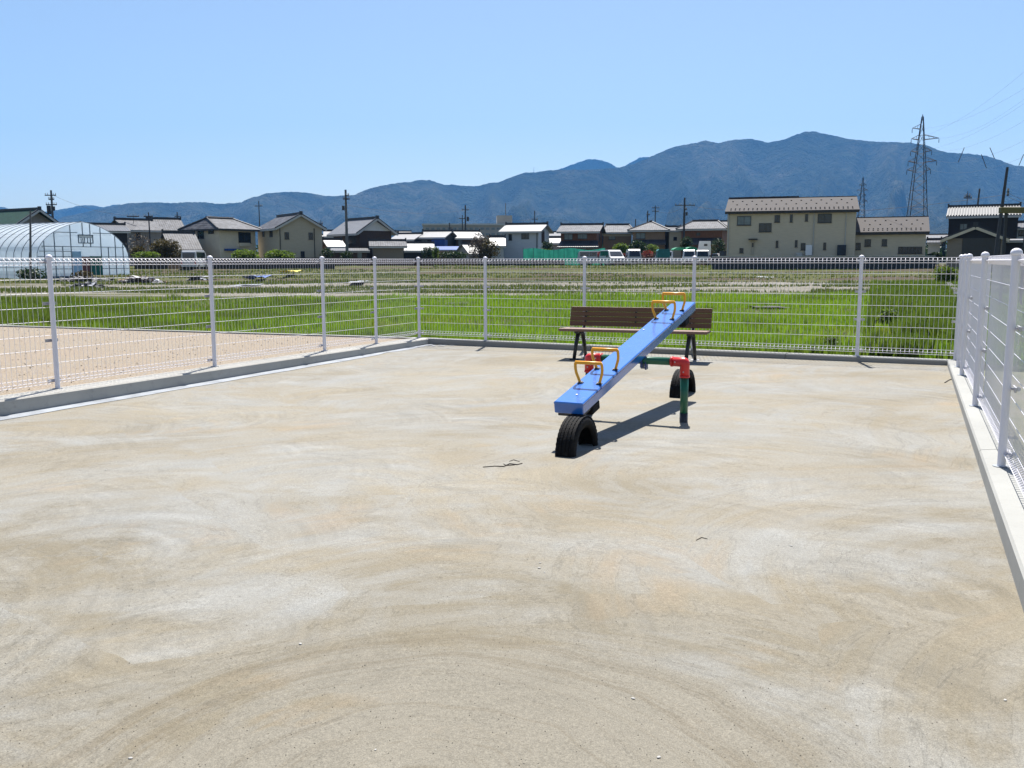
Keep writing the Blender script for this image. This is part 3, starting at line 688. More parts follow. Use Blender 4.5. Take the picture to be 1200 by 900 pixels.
def make_fence(label, A, d, outw, stops, t0=None, foot_z=KT):
    """A: 2D start; d: unit direction; stops: post positions along it"""
    rz = math.atan2(d[1], d[0]); root = empty('mesh_fence', (A[0], A[1], KT), rz, label, 'fence', 'white mesh fences round the court')
    side = 1 if (np.array([-d[1], d[0]])@outw) > 0 else -1         # local +y is outward?
    off = 0.052*side
    for t in stops:
        p = bpy.data.objects.new('post', POST_ME); LINK(p); p.parent = root; p.location = (t, 0, 0)
        c = bpy.data.objects.new('post_cap', CAP_ME); LINK(c); c.parent = p
        f = bpy.data.objects.new('foot_collar', FOOT_ME); LINK(f); f.parent = p
        for z in (0.79, 0.45, 0.075, 1.17):
            k = bpy.data.objects.new('clamp', CLAMP_ME); LINK(k); k.parent = p; k.location = (0, off*0.75, z); k.rotation_euler = (0, 0, 0 if side > 0 else math.pi)
    a, b = (t0 if t0 is not None else stops[0]), stops[-1]
    n = int((b-a)/0.05)
    for i in range(1, n+1):
        t = a+i*0.05
        if min(abs(t-s_) for s_ in stops) < 0.012: continue
        o = bpy.data.objects.new('vertical_wire', VW_ME); LINK(o); o.parent = root; o.location = (t, off, 0)
        if side < 0: o.rotation_euler = (0, 0, math.pi)
    mes = {}
    for s0_, s1_ in zip(stops[:-1], stops[1:]):
        Ln = round(s1_-s0_, 3)
        for (oo, z) in RODS:
            k = (Ln,)
            if k not in mes: mes[k] = MB().tube([(0.004, 0, 0), (Ln*0.5, 0, 0), (Ln-0.004, 0, 0)], 0.0021, 4, cap=False).mesh('horizontal_wire', M['white_paint'])
            o = bpy.data.objects.new('horizontal_wire', mes[k]); LINK(o); o.parent = root; o.location = (s0_, off+oo*side, z+0.003)
    return root
Lw = -LD
make_fence('white mesh fence along the gravel lot on the left of the court', LC, Lw, -inL, [0.0, 1.15, 2.33, 4.30, 6.29, 8.29, 10.29])
make_fence('white mesh fence across the far end of the court behind the bench', LC, BD, -inB, [0.0, 1.16, 2.73, 4.29, 6.36, 7.455])
make_fence('white mesh fence running toward the camera on the right of the court', BR, -RD, -inR, [0.0, 0.78, 1.57, 3.75, 6.13, 8.4, 10.7, 12.9])

# ------------------------------------------------------------------ seesaw
SC = Vector((1.004, 7.378, 0.600)); AZ = R(26.8); TL = R(11.8); PL, PW, PH = 2.82, 0.216, 0.084
ss = empty('seesaw', (SC.x, SC.y, gz(SC.x, SC.y)), -AZ, 'blue plank seesaw with orange handles on a green and red pipe frame', 'seesaw')
zt = SC.z-gz(SC.x, SC.y)                                           # local: y along plank (far up), x to the right
Tm = Matrix.Translation((0, 0, zt)) @ Matrix.Rotation(TL, 4, 'X')
def bake(o, m): o.data.transform(m); return o
# plank: shell with rounded arrises
mb = MB().bb(-PW/2, PW/2, -PL/2, PL/2, -PH, 0); pl = bake(mb.build('plank', M['blue'], ss, bevel=0.006), Tm)
for p in pl.data.polygons: p.use_smooth = False
mb = MB()
for sx in (-1, 1):
    mb.bb(sx*(PW/2+0.0005)-0.002, sx*(PW/2+0.0005)+0.002, -PL/2+.004, PL/2-.004, -0.016, -0.010)
rm = bake(mb.build('rim_seam', M['blue_edge'], pl), Tm)
def handle(y0):
    mb = MB(); hw = 0.072; hb = 0.098; H = 0.155
    L_ = [(-hw, y0, 0.0), (-hw-0.008, y0, 0.02), (-0.088, y0, 0.045), (-0.0985, y0, 0.075), (-0.1025, y0, 0.105), (-0.1025, y0, 0.130), (-0.1010, y0, H-0.006)]
    path = L_+[(-0.0965, y0, H)]
    rr_ = [(-x, y, z) for x, y, z in reversed(path)]
    mb.tube(L_+[(-0.0985, y0, H+0.001), (0.0985, y0, H+0.001)]+[(-x, y, z) for x, y, z in reversed(L_)], 0.0105, 10)
    # curved sides lean back a little
    o = bake(mb.build('handle', M['yellow'], ss, smooth=True), Tm)
    for sx in (-1, 1):
        m2 = MB().tube([(sx*hw, y0, 0.0), (sx*hw, y0, 0.012)], 0.017, 10); m2.box((sx*hw, y0, 0.003), (0.04, 0.03, 0.006))
        bake(m2.build('handle_foot', M['black_fit'], o), Tm)
for y0 in (-1.005, -0.672, 0.778, 1.083): handle(y0)
# bolt heads on the deck
mb = MB()
for (x, y) in ((-0.07, 0.42), (0.0, -1.25)): mb.tube([(x, y, 0), (x, y, 0.004)], 0.008, 8)
bake(mb.build('bolt_head', M['galv'], ss), Tm)
# stop blocks under the ends
for sy in (-1, 1):
    mb = MB().bb(-PW/2+0.02, PW/2-0.012, sy*PL/2-sy*0.012, sy*(PL/2-0.16), -PH-0.022, -PH-0.001)
    bake(mb.build('end_plate', M['black_fit'], ss, bevel=0.003), Tm)
    mb = MB().bb(0.035, PW/2-0.008, sy*(PL/2-0.19), sy*(PL/2-0.33), -PH-0.075, -PH-0.001); mb.bb(-PW/2+0.03, 0.0, sy*(PL/2-0.19), sy*(PL/2-0.33), -PH-0.06, -PH-0.001)
    bake(mb.build('bumper_block', M['rubber'], ss, bevel=0.01), Tm)
# frame: beam and two legs
PV = Vector((0.026, -0.055, 0)); bz = 0.478-gz(SC.x, SC.y); hb = 0.405; pr = 0.031
mb = MB().tube([(PV.x-hb+0.06, PV.y, bz), (PV.x+hb-0.06, PV.y, bz)], pr, 20); mb.build('cross_beam', M['green'], ss, smooth=True)
for sx in (-1, 1):
    mb = MB(); e = []
    for k in range(7):
        a = k/6*math.pi/2; e.append((PV.x+sx*(hb-0.012+0.012*math.sin(a)), PV.y, bz-0.012+0.012*math.cos(a)))
    mb.tube([(PV.x+sx*(hb-0.105), PV.y, bz)]+e+[(PV.x+sx*hb, PV.y, bz-0.115)], 0.038, 20)
    for (p0, p1) in (((PV.x+sx*(hb-0.112), PV.y, bz), (PV.x+sx*(hb-0.098), PV.y, bz)), ((PV.x+sx*hb, PV.y, bz-0.108), (PV.x+sx*hb, PV.y, bz-0.122))): mb.tube([p0, p1], 0.041, 20)
    el = mb.build('elbow_joint', M['red'], ss, smooth=True)
    for (c, ax) in (((PV.x+sx*(hb-0.07), PV.y-0.038, bz), 'y'), ((PV.x+sx*hb, PV.y-0.038, bz-0.075), 'y')):
        m2 = MB().tube([(c[0], c[1]-0.004, c[2]), (c[0], c[1]+0.002, c[2])], 0.006, 6); m2.build('set_screw', M['galv'], el)
    mb = MB().tube([(PV.x+sx*hb, PV.y, bz-0.12), (PV.x+sx*hb, PV.y, 0.072)], pr, 20); lg = mb.build('leg', M['green'], ss, smooth=True)
    mb = MB().tube([(PV.x+sx*hb, PV.y, 0.075), (PV.x+sx*hb, PV.y, -0.10)], pr+0.0015, 20); mb.build('leg_sleeve', M['black_fit'], lg, smooth=True)
# pivot bracket
mb = MB(); mb.bb(-0.085, 0.085, PV.y-0.05, PV.y+0.05, bz+0.028, bz+0.06)
for sx in (-1, 1): mb.bb(sx*0.085-0.006, sx*0.085+0.006, PV.y-0.055, PV.y+0.055, bz-0.055, bz+0.075); mb.bb(sx*0.115-0.004, sx*0.115+0.004, PV.y-0.03, PV.y+0.03, bz-0.075, bz+0.03)
pb = mb.build('pivot_bracket', M['blue_edge'], ss, bevel=0.002)
mb = MB()
for sx in (-1, 1):
    for sy in (-1, 1): mb.tube([(sx*0.10-0.025, PV.y+sy*0.018, bz-0.062), (sx*0.10+0.022, PV.y+sy*0.018, bz-0.062)], 0.007, 6)
mb.build('pivot_bolt', M['galv'], pb)

def tyre(label, cx, cy):
    root = empty('half_buried_tyre', (cx, cy, gz(cx, cy)), -AZ, label, 'tyre', 'half buried tyres under the seesaw ends')
    Ro, hw, Rr = 0.237, 0.0675, 0.162
    prof = [(Rr, -hw+0.012), (Rr+0.02, -hw+0.002), (Ro-0.05, -hw-0.004), (Ro-0.018, -hw+0.002), (Ro-0.004, -hw+0.012), (Ro, -hw+0.024), (Ro+0.002, 0), (Ro, hw-0.024), (Ro-0.004, hw-0.012), (Ro-0.018, hw-0.002), (Ro-0.05, hw+0.004), (Rr+0.02, hw-0.002), (Rr, hw-0.012), (Rr+0.004, hw-0.02), (Ro-0.03, hw-0.012), (Ro-0.018, 0), (Ro-0.03, -hw+0.012), (Rr+0.004, -hw+0.02)]
    n = 40; vs = []; fs = []; K = len(prof)
    for i in range(n+1):
        a = R(-12)+i/n*R(204)
        for r, x in prof: vs.append((x, -r*math.cos(a), r*math.sin(a)-0.002))
    for i in range(n):
        for j in range(K): fs.append((i*K+j, i*K+(j+1) % K, (i+1)*K+(j+1) % K, (i+1)*K+j))
    fs += [tuple(range(K)), tuple(reversed(range(n*K, n*K+K)))]
    MB().add(vs, fs).build('casing', M['rubber'], root, smooth=True)
    # tread ribs with cross cuts
    mb = MB(); nb = 46
    for x, w in ((-0.050, 0.018), (-0.026, 0.017), (0.0, 0.020), (0.026, 0.017), (0.050, 0.018)):
        for i in range(nb):
            a0 = R(-6)+i/nb*R(192); a1 = a0+R(192)/nb*0.93; r0 = Ro-0.004; r1 = Ro+(0.0045 if abs(x) < 0.04 else 0.002)
            sk = 0.006 if (i % 2) else -0.006
            v = []
            for a in (a0, a1):
                for r in (r0, r1):
                    for xx in (x-w/2, x+w/2): v.append((xx+(sk*0.3 if a == a1 else 0), -r*math.cos(a+xx*0.8), r*math.sin(a+xx*0.8)))
            mb.add(v, [(0,1,3,2),(4,6,7,5),(0,4,5,1),(2,3,7,6),(0,2,6,4),(1,5,7,3)])
    tr = mb.build('tread', M['rubber'], root); tr['kind'] = 'stuff'
    return root
tyre('half buried black tyre under the low near end of the seesaw', 0.445, 6.11)
tyre('half buried black tyre under the raised far end of the seesaw', 1.630, 8.60)

# ------------------------------------------------------------------ bench
bA = atD(654.2, 384.5, 11.66); bB = atD(828.5, 389.2, 11.04)
bd = (bB-bA)[:2]; BL = float(np.linalg.norm(bd)); bd = bd/BL; brz = math.atan2(bd[1], bd[0]); bc = (bA+bB)/2
bn = empty('park_bench', (bc[0], bc[1], gz(bc[0], bc[1])), brz, 'brown slatted park bench with black A shaped legs by the far fence', 'bench')
SH = bc[2]-gz(bc[0], bc[1])
for i in range(4):
    mb = MB().bb(-BL/2, BL/2, 0.004+i*0.098, 0.004+i*0.098+0.090, SH-0.036, SH-i*0.004); mb.build('seat_slat', M['wood_seat'], bn, bevel=0.004)
BT = atD(667, 359.2, 12.0)[2]-gz(bc[0], bc[1]); BB_ = SH+0.012; hs = (BT-BB_)/4
for i in range(4):
    z0 = BB_+i*hs; y0 = 0.405+0.10*i*hs/0.3
    mb = MB().bb(-BL/2+0.04, BL/2-0.0, -0.012, 0.014, 0.0, hs-0.003)
    o = mb.build('back_slat', M['wood_brown'], bn, bevel=0.003); bake(o, Matrix.Translation((0, y0, z0)) @ Matrix.Rotation(R(-12), 4, 'X'))
mb = MB()
for x in (-BL/2+0.26, -0.02, BL/2-0.26):
    for i in (0, 1, 2):
        zc = BB_+(i+0.97)*hs; mb.tube([(x, 0.38+0.10*i*hs/0.3, zc), (x, 0.40+0.10*i*hs/0.3, zc)], 0.012, 8)
mb.build('slat_bolt', M['cast'], bn)
for x in (-BL/2+0.235, BL/2-0.225):
    # cast leg: two legs joined under the seat
    mb = MB()
    mb.tube([(x+0.015, 0.175, SH-0.040), (x+0.006, 0.135, SH-0.050), (x-0.003, 0.105, SH-0.085), (x-0.013, 0.05, 0.18), (x-0.022, 0.0, 0.012)], 0.021, 10, radii=[.026, .028, .028, .025, .022])
    mb.build('front_leg', M['cast'], bn, smooth=True)
    mb = MB()
    mb.tube([(x+0.015, 0.165, SH-0.040), (x+0.022, 0.205, SH-0.050), (x+0.028, 0.235, SH-0.085), (x+0.036, 0.29, 0.18), (x+0.042, 0.34, 0.012)], 0.021, 10, radii=[.026, .028, .028, .025, .022])
    mb.build('rear_leg', M['cast'], bn, smooth=True)
    mb = MB().bb(x-0.022, x+0.022, 0.01, 0.40, SH-0.062, SH-0.037); mb.tube([(x, 0.36, SH-0.05), (x, 0.43, SH+0.02), (x, 0.425+0.11, BB_+3.8*hs)], 0.016, 8)
    mb.build('seat_bracket', M['cast'], bn)
    for y, x in ((-0.0, x-0.022), (0.34, x+0.042)):
        mb = MB().bb(x-0.05, x+0.05, y-0.045, y+0.045, -0.01, 0.014); mb.build('foot_plate', M['galv'] if y > 0 else M['cast'], bn, bevel=0.003)

# ------------------------------------------------------------------ litter on the court
pebs = [(153, 889, 'white pebble at the bottom edge of the floor, far left'), (440, 879, 'tiny white pebble at the bottom edge, left of centre'), (742, 819, 'white pebble on the lower right swept arc'), (772, 888, 'white pebble at the bottom edge, right of centre'), (352, 755, 'white pebble resting on the big swept arc at left'),
 (632, 666, 'middle one of three white pebbles straight below the near tyre'), (638, 671, 'lowest of three white pebbles straight below the near tyre'), (633, 660, 'topmost of three white pebbles straight below the near tyre'), (1178, 821, 'white pebble in the lower right corner of the floor'), (927, 640, 'white pebble on the orange patch at middle right'),
 (1074, 648, 'brightest white pebble on the right side of the floor'), (213, 543, 'left one of two white pebbles on the upper left floor'), (218, 534, 'right one of two white pebbles on the upper left floor'), (1041, 593, 'small white pebble above the brightest one on the right'), (124, 551, 'lone tiny white pebble near the left edge')]
PB = None
for i, (u, v, plab) in enumerate(pebs):
    c = atz(u, v, 0.0); c = atz(u, v, gz(c[0], c[1])); s_ = 0.0032+0.003*rng.random()
    if PB is None:
        mb = MB(); n = 7
        mb.lathe([(0.6, 0.0), (1.0, 0.35), (0.85, 0.8), (0.4, 1.05)], n=7); PB = mb.mesh('pebble', M['pebble'])
    o = bpy.data.objects.new('pebble', PB); LINK(o); o.location = (c[0], c[1], gz(c[0], c[1])); o.scale = (s_*1.4, s_, s_*0.7); o.rotation_euler = (0, 0, i*1.3)
    tag(o, plab, 'pebble', 'white pebbles scattered on the court')
def twig(label, pts, r=0.004):
    w_ = [atz(u, v, 0.0) for u, v in pts]; c = w_[0]
    P_ = [(p[0]-c[0], p[1]-c[1], gz(p[0], p[1])-gz(c[0], c[1])+r*0.6) for p in w_]
    o = MB().tube(P_, r, 5).build('twig', M['twig']); o.location = (c[0], c[1], gz(c[0], c[1])); return tag(o, label, 'twig')
twig('thin dark twig on the floor left of the near tyre', [(566, 544.5), (580, 543.5), (590, 544), (597, 541), (606, 542), (612, 540.5)], 0.0035)
tw = bpy.data.objects['twig']
for bpts in ([(590, 544), (594, 546), (603, 545.5)], [(597, 541), (602, 539.5), (609, 541.5)]):
    w_ = [atz(u, v, gz(0, 5.5)) for u, v in bpts]; MB().tube([(p[0]-tw.location.x, p[1]-tw.location.y, 0.003) for p in w_], 0.0025, 4).build('side_twig', M['twig'], tw)
twig('short dark stick lying beside the right kerb', [(1107, 452), (1112, 449), (1119, 447)], 0.006)
twig('small dark twig lying in the middle right of the floor', [(816, 629), (822, 626), (829, 627.5)], 0.002)

# ------------------------------------------------------------------ vegetation helpers
def foliage_mesh(name, blobs, n, size, m, core=True):
    """leaf faces through a union of ellipsoids (cx,cy,cz,rx,ry,rz)"""
    vol = np.array([b[3]*b[4]*b[5] for b in blobs])**(2/3); pr_ = vol/vol.sum(); ix = rng.choice(len(blobs), n, p=pr_); B = np.array(blobs)[ix]
    d = rng.normal(size=(n, 3)); d /= np.linalg.norm(d, axis=1)[:, None]; r = (0.62+0.42*rng.random(n))[:, None]
    lump = 0.85+0.3*fbm(d[:, 0]*3+B[:, 0]*2+9, d[:, 2]*3+d[:, 1]*2+B[:, 1]+7, 3, 3)[:, None]
    c = B[:, :3]+d*B[:, 3:6]*r*lump
    a = rng.normal(size=(n, 3)); a /= np.linalg.norm(a, axis=1)[:, None]; b = np.cross(a, rng.normal(size=(n, 3))); b /= np.linalg.norm(b, axis=1)[:, None]
    s_ = (size*(0.6+0.8*rng.random(n)))[:, None]
    q = np.stack([c-a*s_, c+b*s_*0.6, c+a*s_, c-b*s_*0.6], 1).reshape(-1, 3)
    return tri_mesh(name, q, m, 4)
def shrub(label, x0, x1, y0, y1, D, m, name='shrub', n=700, group=None, cat='shrub', trunk=False, leaf=None, sub=5):
    """bush filling the pixel box at distance D"""
    xc = (x0+x1)/2; P = atD(xc, 306, D); zb = float(terrain_z(np.array(P[0]), np.array(D)))
    k = D*LK; W = (x1-x0)*k; zt_ = zp(y0, D)-zb; zl = max(0.0, zp(y1, D)-zb)
    root = empty(name, (P[0], D, zb), 0, label, cat, group)
    H = zt_-zl; bl = []
    for i in range(sub):
        t = (i+0.5)/sub-0.5; bl.append((t*W*0.7, rng.normal()*W*0.08, zl+H*(0.42+0.12*rng.random()-abs(t)*0.25), W*(0.5/sub+0.16), W*0.28, H*(0.40+0.12*rng.random())))
    bl.append((0, 0, zl+H*0.5, W*0.40, W*0.3, H*0.5))
    o = bpy.data.objects.new('foliage' if not trunk else 'crown', foliage_mesh('foliage', bl, n, leaf or max(0.10, W*0.035), m)); LINK(o); o.parent = root
    mb = MB()
    for i in range(5):
        a = i*1.3; mb.tube([(0.04*math.cos(a), 0.04*math.sin(a), -0.05), (W*0.06*math.cos(a), W*0.06*math.sin(a), zl+H*0.3), (W*0.2*math.cos(a), W*0.15*math.sin(a), zl+H*0.75)], 0.04, 5, radii=[0.06, 0.045, 0.015])
    mb.build('stem' if not trunk else 'trunk', M['bark'], root)
    return root

# ------------------------------------------------------------------ houses
def window(parent, face, W, L, u, z, w, h, fm, gm, mull=1, name='window'):
    """face f: y=0, looking -y; l: x=-W/2; r: x=W/2; u measured from the face centre, seen from outside"""
    mb = MB(); t = 0.055
    mb.bb(-w/2, w/2, -0.05, 0.01, 0, t); mb.bb(-w/2, w/2, -0.05, 0.01, h-t, h); mb.bb(-w/2, -w/2+t, -0.05, 0.01, t, h-t); mb.bb(w/2-t, w/2, -0.05, 0.01, t, h-t)
    for i in range(mull):
        x = -w/2+w*(i+1)/(mull+1); mb.bb(x-0.025, x+0.025, -0.042, 0.01, t, h-t)
    mb.bb(-w/2-0.04, w/2+0.04, -0.09, 0.0, -0.05, 0.0)
    if face == 'f': T = Matrix.Translation((u, 0, z))
    elif face == 'l': T = Matrix.Translation((-W/2, L/2-u, z)) @ Matrix.Rotation(-math.pi/2, 4, 'Z')
    else: T = Matrix.Translation((W/2, L/2+u, z)) @ Matrix.Rotation(math.pi/2, 4, 'Z')
    f = mb.build(name, fm, parent); bake(f, T)
    g = MB().bb(-w/2+t, w/2-t, -0.022, 0.008, t, h-t).build('pane', gm, f); bake(g, T)
    return f
def house(label, D, x0, x1, eave, ridge, L, kind='x', yaw=0, wall='cream', roof='tile_grey', wins=(), side=(), over=0.5, name='house', cat='house', base=None, fascia='fascia', ridgem='ridge', fr='frame_dark', gl='glass', group=None, hipr=None, thick=0.16, gablem=None, bottom=None, ovx=None):
    xc = (x0+x1)/2; P = atD(xc, (eave+306)/2, D); az = math.atan2(P[0], D); k = D*LK
    zb = base if base is not None else float(terr(P[0], np.array(D)))
    W = (x1-x0)*k*math.cos(az)/math.cos(R(yaw))
    H = lambda py: zp(py, D)-zb
    E_, Rg = H(eave), H(ridge)
    root = empty(name, (P[0], D, zb), -az+R(yaw), label, cat, group)
    z0 = -0.6
    if bottom is not None: z0 = H(bottom)
    mb = MB()
    if kind == 'x': mb.prism([(0, z0), (L, z0), (L, E_), (L/2, Rg-0.12), (0, E_)], -W/2, W/2, 'x')
    elif kind == 'y': mb.prism([(-W/2, z0), (W/2, z0), (W/2, E_), (0, Rg-0.12), (-W/2, E_)], 0, L, 'y')
    elif kind == 'lean': mb.prism([(0, z0), (L, z0), (L, Rg-0.05), (0, E_-0.05)], -W/2, W/2, 'x')
    else: mb.bb(-W/2, W/2, 0, L, z0, E_)
    wl = mb.build('wall', M[wall], root)
    ov = over; ox = ovx if ovx is not None else over*0.8
    rm_ = M[roof]; mb = MB(); rc = MB(); fa = MB()
    if kind == 'x':
        sl = (Rg-E_)/(L/2); ze = E_-ov*sl+0.12
        for s_ in (0, 1):
            ye = -ov if s_ == 0 else L+ov
            mb.slab([(-W/2-ox, ye, ze), (W/2+ox, ye, ze), (W/2+ox, L/2, Rg+0.12), (-W/2-ox, L/2, Rg+0.12)][::(1 if s_ == 0 else -1)], thick)
        rc.bb(-W/2-ox+0.02, W/2+ox-0.02, L/2-0.13, L/2+0.13, Rg+0.08, Rg+0.36)
        for s_ in (-1, 1): rc.box((s_*(W/2+ox-0.04), L/2, Rg+0.26), (0.16, 0.42, 0.48))
        fa.bb(-W/2-ox+.03, W/2+ox-.03, -ov-0.03, -ov+0.01, ze-0.26, ze-0.08)
    elif kind == 'y':
        sl = (Rg-E_)/(W/2); ze = E_-ov*sl+0.12
        for s_ in (-1, 1):
            xe = s_*(W/2+ov); pts_ = [(xe, -ox, ze), (xe, L+ox, ze), (0, L+ox, Rg+0.12), (0, -ox, Rg+0.12)]
            mb.slab(pts_ if s_ < 0 else pts_[::-1], thick)
            ln = math.hypot(W/2+ov, Rg+0.12-ze); c = ((xe)/2, -ox-0.02, (ze+Rg+0.12)/2-0.16); a = Vector((-s_*(W/2+ov), 0, Rg+0.12-ze))
            fa.obox(c, (a, (0, 1, 0), a.cross(Vector((0, 1, 0)))), (ln*0.98, 0.05, 0.24))
            rc.obox((xe/2, -ox+0.12, (ze+Rg+0.12)/2+0.07), (a, (0, 1, 0), a.cross(Vector((0, 1, 0)))), (ln*0.99, 0.24, 0.10))
        rc.bb(-0.13, 0.13, -ox+0.02, L+ox-0.02, Rg+0.08, Rg+0.36); rc.box((0, -ox+0.03, Rg+0.24), (0.42, 0.16, 0.46))
        fa.bb(-W/2-ov-0.02, -W/2-ov+0.02, -ox+.03, L+ox-.03, ze-0.26, ze-0.06)
    elif kind == 'lean':
        mb.slab([(-W/2-ox, -ov, E_+0.05-ov*(Rg-E_)/L), (W/2+ox, -ov, E_+0.05-ov*(Rg-E_)/L), (W/2+ox, L, Rg+0.05), (-W/2-ox, L, Rg+0.05)], 0.10)
        fa.bb(-W/2-ox, W/2+ox, -ov-0.03, -ov, E_-0.16-ov*(Rg-E_)/L, E_-0.06-ov*(Rg-E_)/L)
    else:
        h_ = hipr if hipr is not None else max(0.2, W-L)          # ridge length along x
        a = (-W/2-ov, -ov, E_); b = (W/2+ov, -ov, E_); c = (W/2+ov, L+ov, E_); d = (-W/2-ov, L+ov, E_); r1 = (-h_/2, L/2, Rg+0.1); r2 = (h_/2, L/2, Rg+0.1)
        mb.add([a, b, c, d, r1, r2], [(0, 1, 5, 4), (1, 2, 5), (2, 3, 4, 5), (3, 0, 4), (3, 2, 1, 0)])
        mb.bb(-W/2-ov, W/2+ov, -ov, L+ov, E_-0.14, E_-0.003)
        rc.tube([(-h_/2-0.1, L/2, Rg+0.2), (h_/2+0.1, L/2, Rg+0.2)], 0.17, 6)
        for p_, q_ in ((a, r1), (b, r2), (c, r2), (d, r1)): rc.tube([(p_[0], p_[1], p_[2]+0.04), (q_[0], q_[1], q_[2]+0.06)], 0.11, 5)
        fa.bb(-W/2-ov-0.01, W/2+ov+0.01, -ov-0.02, -ov+0.0, E_-0.26, E_-0.1); fa.bb(-W/2-ov-0.02, -W/2-ov, -ov, L+ov, E_-0.26, E_-0.1)
    rf = mb.build('roof', rm_, root)
    if ridgem == 'tile_pink': rc = MB().bb(-W/2-ox+0.02, W/2+ox-0.02, L/2-0.10, L/2+0.10, Rg+0.08, Rg+0.16)
    if rc.v: rc.build('ridge_cap', M[ridgem], rf)
    if fa.v: fa.build('fascia', M[fascia], rf)
    cw = math.cos(R(yaw))
    for w_ in wins:
        a0_, b0_, a1_, b1_ = w_[:4]; gm = w_[4] if len(w_) > 4 else gl
        window(root, 'f', W, L, ((a0_+a1_)/2-xc)*k*math.cos(az)/cw, H(b1_), (a1_-a0_)*k/cw, H(b0_)-H(b1_), M[fr], M[gm], mull=1 if (a1_-a0_) > 4 else 0)
    for w_ in side:
        window(root, w_[0], W, L, w_[1], w_[2], w_[3], w_[4], M[fr], M[gl])
    return root, W, H, k, xc, az
def pxbox(root, info, x0, x1, y0, y1, yf, yb, m, name, parent=None, bevel=0):
    """box part on a house given in photo pixels; yf..yb local depth"""
    W, H, k, xc, az = info; c = math.cos(az)
    o = MB().bb((x0-xc)*k*c, (x1-xc)*k*c, yf, yb, H(y1), H(y0)).build(name, m, parent or root, bevel=bevel); return o

# ------------------------------------------------------------------ buildings, left to right
G = 'houses beyond the fields'
h = house('house with a dark green gabled roof behind the greenhouse', 118, 20, 68, 262, 245.5, 9, 'y', 32, 'greywall', 'tile_green', over=1.2, group=G)
h = house('low building under a plain black roof between greenhouse and tiled houses', 112, 104, 150, 270, 262, 9, 'x', 6, 'blackwall', 'tile_black', over=0.5, group=G)
h = house('grey house with silver tiled gable roof left of the brown bushes', 126, 152, 190, 268.5, 257, 7, 'x', 24, 'greywall', 'tile_grey', wins=[(160, 272, 165, 281)], side=[('l', 0, 2.8, 1.3, 1.3)], group=G)
h = house('grey house with a wide silver tiled roof and antennas', 132, 182, 214, 268.5, 255.5, 8, 'x', 8, 'greywall', 'tile_grey', wins=[(188, 273, 195, 281)], over=0.7, group=G)
h = house('low silver tiled lean roof in front of the hipped house', 116, 202, 233, 290, 272, 6, 'x', 14, 'greywall', 'tile_grey', over=0.5, group=G)
h = house('two storey house with hipped grey tile roof and balcony window', 121, 258, 300, 268, 255.5, 7.5, 'hip', 36, 'cream2', 'tile_grey', over=0.7, hipr=4.0,
          wins=[(280, 271.5, 294, 284)], side=[('l', -0.3, 3.6, 1.4, 1.5), ('l', 2.0, 4.2, 1.2, 0.9)], fascia='fascia_dark', group=G)
pxbox(h[0], h[1:], 259, 281, 291, 293.5, -0.5, 0.1, M['tarp'], 'blue_canopy'); pxbox(h[0], h[1:], 280, 294, 284, 288, -0.35, 0.0, M['cream2'], 'balcony_wall')
h = house('plain beige gabled house with three small gable windows', 120, 327, 378, 266, 251.5, 8.5, 'y', 20, 'beigewall', 'tile_grey', over=0.55,
          wins=[(334, 272, 339, 280), (362, 272, 367, 280), (352, 294, 356.5, 301)], side=[('l', 1.4, 3.8, 1.2, 1.0), ('l', -1.8, 3.9, .8, .9)], group=G)
for x in (-2.75, 1.85): MB().tube([(x, -0.08, 0), (x, -0.08, 4.9)], 0.05, 6).build('drainpipe', M['fascia_dark'], h[0])
h = house('distant low shed with pale teal metal roof behind the beige house', 150, 381, 402, 277, 270.5, 6, 'x', 0, 'greywall', 'ribbed', over=0.3, group=G)
# dark brown two-storey house with lower wings
h = house('dark brown two storey house with white gable and glaring tiled roof', 125, 422, 459, 270.5, 256.5, 7.5, 'y', 30, 'brownwall', 'tile_white', over=0.75, side=[('l', 1.6, 3.0, 2.2, 1.5)], group=G, ridgem='ridge')
_, W_, H_, k_, xc_, az_ = h
o = MB().prism([(-W_/2+0.1, H_(270.2)), (W_/2-0.1, H_(270.2)), (0, H_(258.5))], -0.06, 0.0, 'y').build('gable_panel', M['gablewhite'], h[0])
h = house('low garage wing with tan shutter wall in front of the dark brown house', 119, 437, 473, 288, 282.5, 5, 'x', 2, 'garage_tan', 'tile_grey', over=0.6, group=G)
h = house('single storey wing with grey roof left of the dark brown house', 122, 386, 402, 288, 281, 4, 'x', 14, 'brownwall', 'tile_white', over=0.5, group=G)
h = house('open porch under a thin dark metal roof by the tall pole', 117, 391, 430, 293.5, 290.5, 3, 'lean', 0, 'brownwall', 'tile_black', over=0.5, group=G)
pxbox(h[0], h[1:], 419, 424, 295, 302, -0.02, 0.05, M['glass_pale'], 'door')
for a in ((452, 474, 276, 270, 140, 'low white roofed house behind the garage wing', 'tile_white'), (477, 487, 282, 277, 150, 'narrow white roof just right of the garage wing', 'tile_white')):
    pass
house('small dark gabled house half hidden right of the garage wing', 140, 460, 484, 280.5, 274, 7, 'x', -20, 'blackwall', 'tile_white', over=0.5, group=G)
house('pale roofed bungalow behind the glaring low roofs', 170, 480, 494, 283, 276.5, 8, 'x', 0, 'greywall', 'tile_white', over=0.5, group=G)
house('long low building with a glaring white roof beside the garage wing', 135, 476, 507, 293.5, 285, 7, 'x', 0, 'blackwall', 'tile_white', over=0.4, group=G)
h = house('small black house with white roof and blue tarpaulin on its corner', 141, 490, 520, 278, 271, 7, 'x', -18, 'blackwall', 'tile_white', over=0.5, wins=[(494, 281, 501, 287, 'glass_pale')], group=G, ridgem='ridge')
pxbox(h[0], h[1:], 509, 525, 281, 291, -1.2, 0.2, M['tarp'], 'blue_tarpaulin'); 
